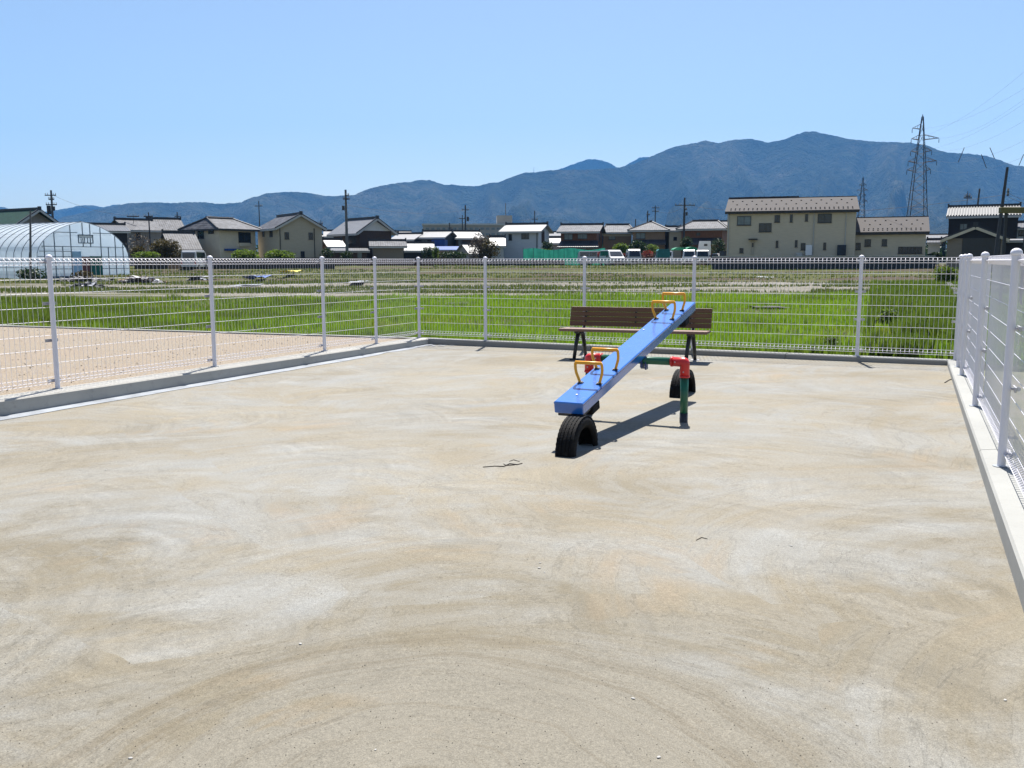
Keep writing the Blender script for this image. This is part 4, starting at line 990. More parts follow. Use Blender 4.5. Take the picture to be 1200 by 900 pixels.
h = house('lean-to roofed with blue sheeting below the black house', 134, 512, 538, 292.5, 288.5, 3, 'lean', 0, 'tanwall', 'tarp', over=0.3, group=G)
h = house('weathered brown house with a wide pale roof beside the twin poles', 146, 535, 565, 279, 271, 8, 'x', 10, 'brownwall', 'tile_white', wins=[(537, 281, 541, 288, 'glass_pale')], over=0.5, group=G)
h = house('tiny hut with steep white roof among the bushes', 128, 550, 562, 296, 286, 3.5, 'x', 30, 'greywall', 'tile_white', over=0.4, group=G)
# distant school
D_ = 300.0; P = atD(548, 306, D_); az = math.atan2(P[0], D_); k = D_*LK; zb = 0.68; Hs = lambda py: zp(py, 300.0)-0.68
sch = empty('school_building', (P[0], D_, zb), -az, 'long beige flat roofed school block far behind the houses', 'school')
mb = MB().bb((496-548)*k, (601-548)*k, 0, 14, -1, Hs(264)); mb.build('wall', M['concrete_far'], sch)
mb = MB().bb((495-548)*k, (602-548)*k, -0.6, 14.6, Hs(264), Hs(262)); mb.build('roof', M['fascia'], sch)
mb = MB().bb((583-548)*k, (601-548)*k, 2, 9, Hs(262), Hs(252)); mb.build('roof_tower', M['concrete_far'], sch)
for i in range(16):
    for py in (266.5, 273):
        x = (499+i*6.4-548)*k; f = MB().bb(x, x+4.6*k, -0.10, 0.0, Hs(py+3), Hs(py)).build('window', M['frame_grey'], sch); MB().bb(x+0.15, x+4.6*k-0.15, -0.13, -0.05, Hs(py+3)+0.1, Hs(py)-0.1).build('pane', M['glass_pale'], f)
# white house
h = house('bluish white two storey house with silver tiled roof', 130, 590, 631, 270.5, 263, 6.0, 'x', -16, 'whitewall', 'tile_white', over=0.7,
          wins=[(596, 274.5, 600, 281.5), (611, 273.5, 620, 280)], side=[('r', -0.6, 3.2, 1.6, 1.7)], group=G)
mb = MB().tube([(2.35, -0.06, 0), (2.35, -0.06, 4.8)], 0.06, 6).build('drainpipe', M['fascia_dark'], h[0])
h = house('low white wing with glaring sloped roof on the left of the white house', 127, 576, 590, 287.5, 278, 5, 'x', 0, 'whitewall', 'tile_white', over=0.4, group=G)
house('low tiled roof seen between the white house and the brown one', 150, 643, 656, 285, 279, 6, 'x', 0, 'greywall', 'tile_white', over=0.4, group=G)
h = house('brown timbered house with stepped silver roof behind the green net', 135, 657, 699, 271, 263.5, 7, 'x', -8, 'orangewall', 'tile_grey', over=0.7, wins=[(661, 274, 671, 281, 'glass_pale'), (677, 274, 688, 280, 'glass_pale')], side=[('r', 0, 3.4, 1.2, 1.2)], group=G)
_, W_, H_, k_, xc_, az_ = h; c_ = math.cos(az_)
o = MB().slab([((655-xc_)*k_*c_, -2.0, H_(289.5)), ((703-xc_)*k_*c_, -2.0, H_(289.5)), ((701-xc_)*k_*c_, 0.0, H_(282)), ((657-xc_)*k_*c_, 0, H_(282))], 0.2).build('lower_roof', M['tile_black'], h[0])
MB().bb((656-xc_)*k_*c_, (702-xc_)*k_*c_, -1.9, -1.8, H_(291.5), H_(289.8)).build('fascia', M['fascia'], h[0])
h = house('cream fronted house with silver roof between the brown and the pyramid roofed houses', 142, 707, 740, 272.5, 263.5, 8, 'hip', 0, 'tanwall', 'tile_grey', over=0.6, hipr=3.6, wins=[(713, 276, 721, 281, 'glass_pale')], group=G)
pxbox(h[0], h[1:], 707, 740, 273.5, 277, -0.06, 0.0, M['cream2'], 'wall_band')
h = house('tan house with a pyramid shaped silver roof', 136, 741, 779, 270, 260, 8, 'hip', -4, 'tanwall', 'tile_grey', over=0.7, hipr=0.3, wins=[(745, 273, 756, 280, 'glass_pale')], group=G)
_, W_, H_, k_, xc_, az_ = h; c_ = math.cos(az_)
MB().slab([((741-xc_)*k_*c_, -1.6, H_(286)), ((781-xc_)*k_*c_, -1.6, H_(286)), ((780-xc_)*k_*c_, 0.0, H_(281)), ((742-xc_)*k_*c_, 0, H_(281))], 0.2).build('lower_roof', M['tile_black'], h[0])
h = house('brown walled house with broad silver hipped roof left of the big cream house', 130, 798, 846, 268.5, 259, 9, 'hip', -6, 'orangewall', 'tile_grey', over=0.7, hipr=3.6, wins=[(816, 273, 820, 276)], group=G)
_, W_, H_, k_, xc_, az_ = h; c_ = math.cos(az_)
MB().slab([((806-xc_)*k_*c_, -1.8, H_(286)), ((848-xc_)*k_*c_, -1.8, H_(286)), ((845-xc_)*k_*c_, 0.0, H_(279)), ((808-xc_)*k_*c_, 0, H_(279))], 0.2).build('lower_roof', M['tile_black'], h[0])
h = house('narrow cream wall with low roof between the pyramid roof and the brown house', 136, 784, 799, 271, 266.5, 6, 'x', 8, 'cream2', 'tile_grey', over=0.3, group=G, wins=[(789, 278, 793, 282)])
house('dark roof ridge peeping over behind the big cream house', 175, 826, 856, 268, 259.5, 9, 'x', -8, 'blackwall', 'tile_grey', over=0.6, group=G)

# big cream house with annex
D_ = 90.0; wl = [(862.5, 253, 878.7, 263.8, 'glass_pale'), (889, 261.7, 903.3, 272), (907, 252.5, 913, 260.8), (925, 252, 928, 260.8), (942.7, 252, 945.8, 260), (957.5, 251.7, 972.8, 262), (909.5, 282.5, 912.2, 290.5), (932, 282, 934.8, 290), (939, 285.5, 944, 293.7), (965, 285, 968, 293.3), (866.3, 291, 870.8, 296.7)]
h = house('big two storey cream house under a mauve shingle roof', D_, 850.5, 1001, 247.5, 230, 9, 'x', 0, 'cream', 'tile_pink', over=0.35, wins=wl, fascia='fascia_dark', ridgem='tile_pink', ovx=0.25, thick=0.2)
big = h; _, W_, H_, k_, xc_, az_ = h; c_ = math.cos(az_)
pxbox(h[0], h[1:], 877, 887.5, 280, 281.5, -0.8, 0.0, M['fascia_dark'], 'door_canopy')
dr = pxbox(h[0], h[1:], 880, 884, 283, 299, -0.05, 0.02, M['beigewall'], 'door'); pxbox(h[0], h[1:], 881, 883, 285, 290, -0.07, 0.0, M['glass'], 'door_pane', dr)
pxbox(h[0], h[1:], 944.5, 952, 288, 300, -0.5, -0.05, M['car_white'], 'storage_cabinet', bevel=0.02)
ac = pxbox(h[0], h[1:], 933.7, 941, 297, 303, -0.45, -0.1, M['fascia'], 'air_conditioner', bevel=0.02)
pxbox(h[0], h[1:], 981, 991, 288, 300, -0.3, -0.02, M['navy_panel'], 'service_panel')
for px in (852, 953, 989.5): MB().tube([((px-xc_)*k_*c_, -0.07, 0), ((px-xc_)*k_*c_, -0.07, H_(249))], 0.045, 6).build('drainpipe', M['fascia'], h[0])
def snow_guards(root, x0, x1, ye, ze, yr, zr, rows, par):
    mb = MB()
    for t, dx, sz in rows:
        sz *= 0.75
        y = ye+(yr-ye)*t; z = ze+(zr-ze)*t; x = x0+0.3+(dx/2 if t > 0.4 and t < .6 else 0)
        while x < x1-0.2: mb.box((x, y, z+0.02), (sz, 0.06, 0.10)); x += dx
    o = mb.build('snow_guard', M['fascia_dark'], par); o['kind'] = 'stuff'
rf = [c for c in h[0].children if c.name.startswith('roof')][0]
E0, R0 = H_(247.5), H_(230); L_ = 9.0; sl = (R0-E0)/(L_/2); ze = E0-0.35*sl+0.12
snow_guards(h[0], -W_/2, W_/2, -0.35, ze, L_/2, R0+0.12, [(0.08, 0.42, 0.16), (0.17, 0.42, 0.16), (0.48, 0.95, 0.2), (0.74, 0.95, 0.2)], rf)
mb = MB(); mb.bb(-W_/2-0.2, (935-xc_)*k_*c_, L_/2-0.1, L_/2+0.25, R0+0.1, R0+0.26); mb.build('raised_ridge', M['tile_pink'], rf)
h = house('single storey cream annex with mauve roof joined to the big cream house', 88.5, 994, 1084, 272.5, 254.5, 8, 'x', 0, 'cream', 'tile_pink', over=0.35, wins=[(1002.7, 285, 1008, 293), (1013, 281, 1020, 289.3), (1033.3, 281, 1039, 289), (1053, 290, 1062, 298), (1063, 290, 1071, 298), (1072, 290, 1080, 298)], fascia='fascia_dark', ridgem='tile_pink', thick=0.2)
_, W_, H_, k_, xc_, az_ = h
rf = [c for c in h[0].children if c.name.startswith('roof')][0]; E0, R0 = H_(272.5), H_(254.5); sl = (R0-E0)/4; 
snow_guards(h[0], -W_/2+1, W_/2, -0.35, E0-0.35*sl+0.12, 4, R0+0.12, [(0.10, 0.42, 0.16), (0.2, 0.42, 0.16), (0.48, 0.95, 0.2), (0.74, 0.95, 0.2)], rf)
# long dark wall in front of it
def low_wall(label, x0, x1, ytop, D, m, nm='boundary_wall', seg=0.0, h0=None, cat='wall', thick=0.15, D1=None, cap=None):
    P0 = atD(x0, 306, D); P1 = atD(x1, 306, D1 or D); v = np.array([P1[0]-P0[0], P1[1]-P0[1]]); Ln = float(np.linalg.norm(v)); zb = float(terr(0, np.array(D)))
    root = empty(nm, (P0[0], P0[1], zb), math.atan2(v[1], v[0]), label, cat); hh = zp(ytop, D)-zb
    n = max(1, int(Ln/seg)) if seg else 1; src = None
    for i in range(n):
        if src is None: src = MB().bb(0.015, Ln/n-0.015, 0, thick, -0.8, hh).build('panel', m, root)
        else: inst(src, root, (i*Ln/n, 0, 0))
    if cap: MB().bb(0, Ln, -0.04, thick+0.04, hh+0.004, hh+0.08).build('coping', cap, root)
    return root
low_wall('long dark slate panel wall in front of the big cream house', 835, 1096, 301.5, 85, M['navy_panel'], seg=1.8, cap=M['fascia'])
low_wall('dark hedge height block wall below the tiled houses on the left', 157, 392, 301.5, 90, M['blocks'], seg=2.0)
low_wall('dark brick coloured wall strip running behind the fields in the middle', 392, 560, 304.5, 112, mat('dull brick wall', (0.10, 0.05, 0.04), 0.9, 0.4, 3), seg=2.0)
low_wall('dark wall strip below the white house and the green net', 560, 662, 304.5, 114, M['blocks'], seg=2.0)
# green net fence
D_ = 119.0; P0 = atD(613, 306, D_); P1 = atD(709, 306, D_); zb = float(terr(0, np.array(D_))); Ln = P1[0]-P0[0]
nt_ = empty('green_net_fence', (P0[0], D_, zb), 0, 'green windbreak net on poles below the brown timbered house', 'net fence')
gx, gzv = np.meshgrid(np.linspace(0, Ln, 90), np.linspace(0, 1, 8)); topz = zp(292, D_)-zb+0.25*np.sin(gx*1.3)*0.5
net = grid_mesh('net', gx, 0.08*np.sin(gx*5+gzv*3)+0.06*np.sin(gx*11), gzv*topz, M['net']); net.parent = nt_
for i in range(9): MB().tube([(i*Ln/8, 0.05, 0), (i*Ln/8, 0.05, 2.3)], 0.035, 6).build('pole', M['steel_dark'], nt_)

# dark house on the right
h = house('black timber two storey house with striped metal roof at the far right', 92, 1110, 1191, 253.5, 242.5, 7, 'x', 0, 'blackwall', 'ribbed', over=0.5, wins=[(1124, 262.7, 1132, 270, 'glass_pale')], fascia='fascia', ovx=0.25)
_, W_, H_, k_, xc_, az_ = h; c_ = math.cos(az_); rf = [c for c in h[0].children if c.name.startswith('roof')][0]
E0, R0 = H_(253.5), H_(242.5); sl = (R0-E0)/3.5; a = Vector((0, 4.0, R0+0.12-(E0-0.5*sl+0.12))); mb = MB()
for i in range(26):
    x = -W_/2-0.1+i*(W_+0.2)/25; mb.obox((x, 1.5, (R0+0.12+E0-0.5*sl+0.12)/2+0.04), ((1, 0, 0), a, a.cross(Vector((1, 0, 0)))), (0.13, a.length*0.98, 0.10))
o = mb.build('roof_rib', M['ridge'], rf)
h2 = house('open garage with a low curved gable in front of the black house', 84, 1109, 1174, 280, 267.5, 6, 'y', 0, 'garage_tan', 'tile_black', over=0.55, fascia='cream2', ovx=0.4)
_, W_, H_, k_, xc_, az_ = h2; c_ = math.cos(az_)
MB().bb((1127-xc_)*k_*c_, (1172-xc_)*k_*c_, -0.05, 0.03, 0, H_(280)).build('garage_shade_panel', M['frame_dark'], h2[0])  # dark panel on the solid wall, painting the shaded garage interior
MB().prism([((1112-xc_)*k_*c_, H_(280)), ((1172-xc_)*k_*c_, H_(280)), (0, H_(270))], -0.06, -0.0, 'y').build('gable_board', M['blackwall'], h2[0])
house('pale grey outbuilding glimpsed at the right edge beyond the shelter post', 96, 1191, 1225, 268, 262, 6, 'x', 0, 'whitewall', 'tile_grey', over=0.5, wins=[(1193, 271, 1200, 277)])
house('small flat roofed lean-to on the right of the garage', 83, 1175, 1204, 283, 280.5, 4, 'lean', 0, 'blackwall', 'ribbed', over=0.3)
house('white walled shed in the gap right of the cream annex', 100, 1087, 1101, 286, 283, 5, 'x', 0, 'whitewall', 'tile_grey', over=0.2)

# ------------------------------------------------------------------ greenhouse
P = atD(100, 306, 70.0); GX, GY = P[0], 70.0; zb = float(terr(0, np.array(70.0)))
gh = empty('greenhouse', (GX, GY, zb), R(62), 'plastic covered arched greenhouse with steel hoops on the left', 'greenhouse')
GW, GH, GE, GL = 7.9, 4.15, 1.35, 34.0
def arch(n=22, dr=0.0):
    pts_ = [(-GW/2-dr, -0.1)]
    for i in range(n+1):
        a = math.pi*(1-i/n); x = math.cos(a); zz = math.sin(a)
        pts_.append((x*(GW/2+dr), GE+(GH-GE+dr)*(0.80*zz**0.9+0.20*(1-abs(x)))))
    pts_.append((GW/2+dr, -0.1)); return pts_
A_ = arch()
film = MB(); n = len(A_); NS = 34
for i in range(NS+1):
    y = GL*i/NS; 
    for (x, z) in A_: film.v.append((x, y, z))
for i in range(NS):
    for j in range(n-1): film.f.append((i*n+j, i*n+j+1, (i+1)*n+j+1, (i+1)*n+j))
film.mi = [0]*len(film.f); film.build('film_cover', M['film'], gh, smooth=True)
HO = MB().tube([(x, 0, z) for x, z in arch(18, 0.03)], 0.021, 6).mesh('hoop', M['hoop_steel'])
for i in range(int(GL/0.9)+1):
    o = bpy.data.objects.new('hoop', HO); LINK(o); o.parent = gh; o.location = (0, i*0.9, 0)
for (x, z) in ((-GW/2-0.03, 1.3), (-GW/2-0.03, 0.75), (-GW*0.44, 2.2), (-GW*0.30, 3.25), (0, GH+0.03), (GW*0.30, 3.25), (GW*.44, 2.2), (GW/2+0.03, 1.3)):
    MB().tube([(x, 0, z), (x, GL, z)], 0.022, 5).build('purlin', M['hoop_steel'], gh)
# end wall: film, mullions, rails, door, vent
mb = MB(); mb.add([(x, 0.02, z) for x, z in A_], [tuple(range(len(A_)))]); mb.build('end_film', M['film'], gh)
def ztop(x): return GE+(GH-GE)*(0.80*max(0.0, 1-(2*x/GW)**2)**0.45+0.20*(1-abs(2*x/GW)))
for x in (-3.35, -2.5, -1.85, -1.15, -0.1, 0.55, 1.45, 2.1, 2.75, 3.45): MB().bb(x-0.03, x+0.03, -0.03, 0.01, (2.3 if x in (-0.1, 0.55) else 0), (2.3 if x in (-1.85, 2.1) else ztop(x)-0.02)).build('mullion', M['hoop_steel'], gh)
for z, (xa, xb) in ((1.1, (-3.95, -1.15)), (1.1, (1.45, 3.95)), (1.95, (-3.75, -1.2)), (3.35, (-2.5, -0.55)), (3.35, (0.8, 2.5)), (1.55, (-3.9, 3.9)), (2.3, (-3.55, 3.55)), (0.65, (-3.95, -1.15)), (0.65, (1.45, 3.95))): MB().bb(xa, xb, -0.025, 0.012, z-0.025, z+0.025).build('rail', M['hoop_steel'], gh)
MB().bb(-3.95, 3.95, -0.06, 0.02, -0.05, 0.12).build('sill', M['hoop_steel'], gh)
MB().bb(-1.1, -0.35, -0.05, -0.01, 0.05, 1.95).build('door', M['poly_blue'], gh)
MB().bb(-0.33, 0.35, -0.05, -0.01, 0.05, 1.55).build('maroon_curtain', M['maroon'], gh)
MB().bb(0.37, 1.42, -0.05, -0.01, 0.05, 1.60).build('green_curtain', M['curtain_green'], gh)
mb = MB(); mb.bb(-0.55, 0.75, -0.10, -0.04, 2.55, 2.62); mb.bb(-0.55, 0.75, -0.10, -0.04, 3.15, 3.22); mb.bb(-0.55, -0.49, -0.1, -0.04, 2.6, 3.2); mb.bb(0.69, 0.75, -0.1, -0.04, 2.6, 3.2)
for x in (-0.3, 0.0, 0.25, 0.5): mb.bb(x-0.025, x+0.025, -0.09, -0.05, 2.6, 3.0)
v_ = mb.build('vent_frame', M['hoop_steel'], gh); MB().bb(-0.48, 0.68, -0.07, -0.03, 2.95, 3.14).build('vent_flap', M['car_white'], v_)
# low plants inside/before it, thin pole
shrub('dark low plants along the foot of the greenhouse side', 20, 52, 313, 326, 64, M['leaf_dark'], n=500, leaf=0.1)
shrub('small weedy clump by the greenhouse door', 84, 108, 316, 327, 66, M['leaf_olive'], n=400, leaf=0.08)

# ------------------------------------------------------------------ poles
def pole(label, px, ytop, D, r=0.13, arms=(), lean=0.0, boxes=(), m='pole', name='utility_pole', cat='utility pole', steps=False, group='utility poles between the houses'):
    P = atD(px, (ytop+306)/2 if abs(lean) < 0.01 else ytop, D); zb = float(terr(0, np.array(D))); k = D*LK; H = zp(ytop, D)-zb
    root = empty(name, (P[0], D, zb), 0, label, cat, group)
    MB().tube([(-lean, 0, -0.3), (0, 0, H)], r, 8, radii=[r*1.25, r*0.75]).build('shaft', M[m], root)
    for (py, half, rot) in arms:
        z = zp(py, D)-zb; dx = half*k; mb = MB().box((0, -r-0.05, z), (2*dx, 0.12, 0.12), 0)
        a = mb.build('crossarm', M['pole_dark'], root); bake(a, Matrix.Rotation(R(rot), 4, 'Z'))
        ins = MB()
        for s_ in (-0.92, -0.5, 0.5, 0.92): ins.lathe([(0.03, 0), (0.05, 0.06), (0.03, 0.12), (0.045, 0.18), (0.02, 0.24)], (s_*dx, -r-0.05, z+0.06), 6)
        i_ = ins.build('insulator', M['greywall'], a); i_['kind'] = 'stuff'; bake(i_, Matrix.Rotation(R(rot), 4, 'Z'))
    for (bx, y0, y1, w_) in boxes:
        z0 = zp(y1, D)-zb; z1 = zp(y0, D)-zb; MB().tube([(bx*k, -0.1, z0), (bx*k, -0.1, z1)], w_*k/2, 10).build('transformer', M['pole_dark'], root)
    if steps:
        st = MB()
        for i in range(int(H/0.5)): st.tube([((-0.28 if i % 2 else 0.28), 0, 1+i*0.45), (0, 0, 1+i*0.45)], 0.02, 4)
        st.build('climbing_step', M['pole_dark'], root)
    return root
pole('utility pole with twin transformers above the green roofed house', 62.5, 222, 120, 0.16, [(228, 6.5, 0), (239, 6, 8), (233, 3, 20)], boxes=[(-3.5, 240, 250, 4.5), (2.5, 241, 246, 2.5)])
pole('thin grey pole standing in front of the greenhouse', 35.5, 246, 62, 0.075, group='utility poles between the houses', lean=0.35)
pole('dark pole with antenna bars above the grey tiled houses', 175.5, 248, 122, 0.10, [(253, 5, 0)], m='pole_dark')
pole('short dark pole behind the wide silver roof', 209, 248, 150, 0.12, [(253, 3, 30)], m='pole_dark')
pole('slim pole behind the plain beige gabled house', 304.5, 235, 160, 0.10, [(241, 4.5, 0)], m='pole_dark')
pole('tall utility pole in front of the dark brown house', 406, 222, 115, 0.17, [(229, 3, 60), (233, 4, 30)], boxes=[(-3, 241, 246, 3)], steps=True, m='pole')
pole('twin poles right member behind the weathered brown house', 545.5, 240, 165, 0.15, [(246, 4, 10)], boxes=[(3, 254, 259, 3)], m='pole_dark')
pole('twin poles left member behind the weathered brown house', 542, 252, 190, 0.13, [(256, 4, 0)], m='pole_dark')
pole('short pole behind the small black house', 527, 261, 170, 0.14, [(267, 2, 30)], m='pole_dark')
pole('pole with single crossarm above the white house', 626.5, 247, 180, 0.12, [(257, 3.5, 0)], m='pole_dark')
pole('slim pole rising on the far school roof side', 592.5, 238, 310, 0.14, m='pole')
pole('dark pole left of the pyramid roof', 744.5, 257, 170, 0.12, m='pole_dark')
pole('dark pole right above the pyramid roof', 758.5, 247, 170, 0.14, [(252, 2, 20)], m='pole_dark')
pole('pole with broad antenna right of the pyramid roof', 767.5, 241, 175, 0.12, [(244, 4.5, 0), (248, 4, 10)], m='pole_dark')
pole('utility pole with long crossarm above the brown hipped roof', 801.5, 232, 130, 0.16, [(241, 12, 6), (246, 3, 60)], boxes=[(2.5, 249, 253, 2.5)], m='pole_dark')
pole('television mast on the left over the black house roof', 1131.5, 225, 100, 0.05, [(233, 4.5, 0), (231, 2.5, 0)], m='pole_dark', name='antenna_mast', cat='antenna', group=None)
pole('short dark pole over the middle of the black house roof', 1148, 222, 110, 0.13, m='pole_dark', lean=0.5)
pole('thick leaning utility pole over the right of the black house', 1180.5, 197, 78, 0.14, [(226, 1.5, 40), (230, 1.5, 40)], m='pole_dark', lean=0.6)
mast = pole('thin television mast above the grey tiled house left', 157.5, 250, 127, 0.04, [(253, 7, 0)], m='pole_dark', name='antenna_mast', cat='antenna', group=None)
pole('small mast with bars just right of the plain beige house', 376.5, 257, 124, 0.04, [(262, 2.5, 0), (265, 2, 0)], m='pole_dark', name='antenna_mast', cat='antenna', group=None)

# shelter frame at right
D_ = 27.0; P = atD(1175.3, 306, D_); k = D_*LK
sh = empty('shelter_frame', (P[0], D_, 0.0), 0, 'olive steel shelter frame with a square beam at the right edge', 'shelter')
zt_ = zp(243.9, D_); zb_ = zp(250.8, D_)
MB().bb((1167.5-1175.3)*k, 2.4, -0.08, 0.08, zb_, zt_).build('beam', M['beam_olive'], sh, bevel=0.01)
for px in (1175.3, 1199.5): MB().bb((px-1175.3)*k-0.035, (px-1175.3)*k+0.035, -0.035, 0.035, -0.1, zb_).build('post', M['pole_dark'], sh)

# ------------------------------------------------------------------ pylons and power lines
def pylon(label, px, ytop, D, Hh, arms, W0, r):
    r = r*0.8
    P = atD(px, (ytop+250)/2, D); zb = 0.6; k = D*LK; H = zp(ytop, D)-zb
    root = empty('transmission_tower', (P[0], D, zb), R(-12), label, 'pylon')
    def wd(z): 
        t = z/H; return W0*(1-t)+0.9*t if t < 0.62 else (W0*(1-.62)+0.9*.62)*(1-(t-.62)/.38)+0.35*(t-.62)/.38
    legs = MB(); lv = [H*i/16*(1.0) for i in range(17)]
    for sx in (-1, 1):
        for sy in (-1, 1): legs.tube([(sx*wd(z)/2, sy*wd(z)/2, z) for z in lv], r, 4)
    legs.build('legs', M['pylon'], root)
    br = MB()
    for i in range(16):
        a, b = lv[i], lv[i+1]; wa, wb = wd(a)/2, wd(b)/2
        for (p, q) in (((-wa, -wa, a), (wb, -wb, b)), ((wa, -wa, a), (-wb, -wb, b)), ((-wa, wa, a), (wb, wb, b)), ((-wa, -wa, a), (-wb, wb, b)), ((wa, wa, a), (wb, -wb, b)), ((-wb, -wb, b), (wb, -wb, b)), ((-wb, wb, b), (wb, wb, b)), ((-wb, -wb, b), (-wb, wb, b)), ((wb, -wb, b), (wb, wb, b))):
            br.tube([p, q], r*0.42, 3, cap=False)
    br.build('bracing', M['pylon'], root)
    tips = []
    for (py, lx, rx) in arms:
        z = zp(py, D)-zb; w_ = wd(z)/2; a = MB()
        for s_, ln in ((-1, lx), (1, rx)):
            if ln <= 0: continue
            tip = (s_*(ln*k+0), 0, z+0.3)
            for sy in (-1, 1): a.tube([(s_*w_, sy*w_, z), tip], r*0.8, 4); a.tube([(s_*w_, sy*w_, z+1.3), tip], r*0.6, 4)
            for t in (0.35, 0.7): a.tube([(s_*(w_+(ln*k-w_)*t), 0, z+0.3*t), (s_*(w_+(ln*k-w_)*t*0.85), 0, z+1.3*(1-t)+.3*t)], r*0.5, 3)
            a.lathe([(0.03, -1.2), (0.08, -1.1), (0.08, -0.3), (0.03, 0)], (tip[0], 0, tip[2]-0.1), 6)
            tips.append((root.name, tip))
        a.build('crossarm', M['pylon'], root)
    MB().tube([(0, 0, H-0.2), (0, 0, H+0.6)], r, 4).build('peak', M['pylon'], root)
    rot = Matrix.Rotation(R(-12), 4, 'Z')
    return [Vector((P[0], D, zb))+rot @ Vector(t) for _, t in tips]
T1 = pylon('tall lattice transmission tower before the mountain on the right', 1078, 137.5, 260, 41, [(152, 10.5, 0), (164.5, 11, 19), (179, 11, 12), (191, 13, 18), (201, 14, 12)], 6.2, 0.13)
T2 = pylon('small distant lattice tower left of the tall one', 1010.5, 209, 560, 50, [(218, 4, 4), (224, 6, 6), (230, 4, 4), (237, 6, 6)], 7, 0.2)
# conductors sweep right and towards us
ends = [(1213, 48), (1230, 40), (1235, 62), (1210, 96), (1235, 100), (1260, 124), (1240, 140), (1270, 150), (1255, 112)]
kk = 0; lines = []
for t, (eu, ev) in zip([T1[0], T1[2], T1[4], T1[6], T1[8], T1[1], T1[3]] if len(T1) > 8 else T1, [(1330, 10), (1330, 0), (1330, 45), (1330, 78), (1330, 112), (1330, -40), (1330, 20)]):
    e = Vector(atD(eu, ev, 120)); pts_ = []
    for i in range(31):
        s_ = i/30; p = t.lerp(e, s_); p.z -= 7.0*4*s_*(1-s_)*0.6; pts_.append(p)
    c = pts_[0].copy(); o = MB().tube([q-c for q in pts_], 0.014, 4, cap=False).build('power_line', M['steel_dark']); o.location = c
    tag(o, 'conductor running from ' + ['the topmost arm', 'the right tip of the second arm', 'the right tip of the third arm', 'the right tip of the fourth arm', 'the right tip of the lowest arm', 'the left tip of the second arm', 'the left tip of the third arm'][kk] + ' of the tall lattice tower', 'power line', 'overhead conductors from the tall tower'); kk += 1
def seg_thing(name, label, cat, pa, pb, r, group=None):
    o = MB().tube([(0, 0, 0), Vector(pb)-Vector(pa)], r, 5).build(name, M['pole_dark']); o.location = pa; return tag(o, label, cat, group)
for (a, b, lab) in (((1130, 173), (1123, 190), 'leftmost slanted spacer rod hanging between the conductors'), ((1150, 181), (1156, 197), 'second slanted spacer rod from the left between the conductors'), ((1160, 173), (1165.5, 186), 'third slanted spacer rod from the left between the conductors'), ((1199.5, 181), (1194, 194), 'slanted spacer rod at the right edge of the conductors')):
    seg_thing('line_spacer', lab, 'spacer', atD(a[0], a[1], 185), atD(b[0], b[1], 185), 0.07, 'spacer rods on the conductors')
# village wires
def wire(label, a, b, Da, Db, sag=0.8, r=0.014):
    A = Vector(atD(a[0], a[1], Da)); B = Vector(atD(b[0], b[1], Db)); P_ = []
    for i in range(17):
        t = i/16; p = A.lerp(B, t); p.z -= sag*4*t*(1-t); P_.append(p-A)
    o = MB().tube(P_, r, 4, cap=False).build('wire', M['pole_dark']); o.location = A; return tag(o, label, 'wire')
wire('thin wire from the tall pole by the dark brown house to the twin poles', (406, 240), (545.5, 246), 115, 165)
wire('thin wire between the twin poles and the pole above the white house', (545.5, 248), (626.5, 257), 165, 180)
wire('thin wire from the long crossarm pole left to the antenna pole', (801.5, 242), (767.5, 245), 130, 175)
wire('thin wire from the long crossarm pole rightwards behind the big cream house', (813, 242), (1180, 228), 130, 78, 1.2)
wire('upper thin wire leaving the thick leaning pole to the right edge', (1180.5, 226), (1260, 228), 78, 90)
wire('lower thin wire leaving the thick leaning pole to the right edge', (1180.5, 230), (1260, 232), 78, 90)
wire('thin wire from the transformer pole down to the grey tiled houses', (62.5, 229), (175.5, 253), 120, 122)

# ------------------------------------------------------------------ shrubs and trees
shrub('rounded olive brown bush in front of the silver lean roof', 176, 213, 278, 301, 98, M['leaf_olive'], n=2600, leaf=0.11, sub=6)
shrub('small rust brown bush beside the greenhouse end', 153, 172, 287, 301, 95, M['leaf_olive'], n=900, leaf=0.10)
shrub('low bright green hedge mound right of the greenhouse', 158, 188, 293.5, 302, 90, M['leaf_green'], n=1100, leaf=0.10)
shrub('thin brown leafless shrub before the grey tiled house', 150, 180, 270, 300, 104, M['leaf_brown'], n=500, leaf=0.10, name='tree', cat='tree', trunk=True)
shrub('bright green clipped hedge below the hipped house', 272, 304, 291, 304, 98, M['leaf_green'], n=1300, leaf=0.12)
shrub('bright green clipped hedge below the plain beige house', 309, 346, 292, 304, 97, M['leaf_green'], n=1500, leaf=0.12, sub=7)
shrub('dark small shrubs at the foot of the tall pole', 375, 392, 290, 302, 112, M['leaf_dark'], n=500)
shrub('dark shrub under the thin porch roof', 398, 414, 294, 303, 112, M['leaf_dark'], n=400)
shrub('dark green bush below the small black house', 494, 510, 288, 302, 118, M['leaf_dark'], n=700)
shrub('yellow green conifer next to the blue tarpaulin', 507, 515, 288, 303, 117, M['leaf_green'], n=400)
shrub('dark garden shrubs under the blue sheeting', 514, 548, 294, 303, 118, M['leaf_dark'], n=900, sub=6)
shrub('bare olive tree in front of the pale roofed brown house', 548, 578, 272, 302, 125, M['leaf_brown'], n=1400, leaf=0.12, name='tree', cat='tree', trunk=True)
shrub('olive shrub mass left of the white wing', 562, 586, 279, 302, 124, M['leaf_olive'], n=1100, leaf=0.12)
shrub('round dark green tree against the side of the white house', 634, 648, 280, 300, 122, M['leaf_dark'], n=900, name='tree', cat='tree', trunk=True)
shrub('green shrubs showing through the left part of the green net', 620, 650, 291, 304, 121, M['leaf_green'], n=700)
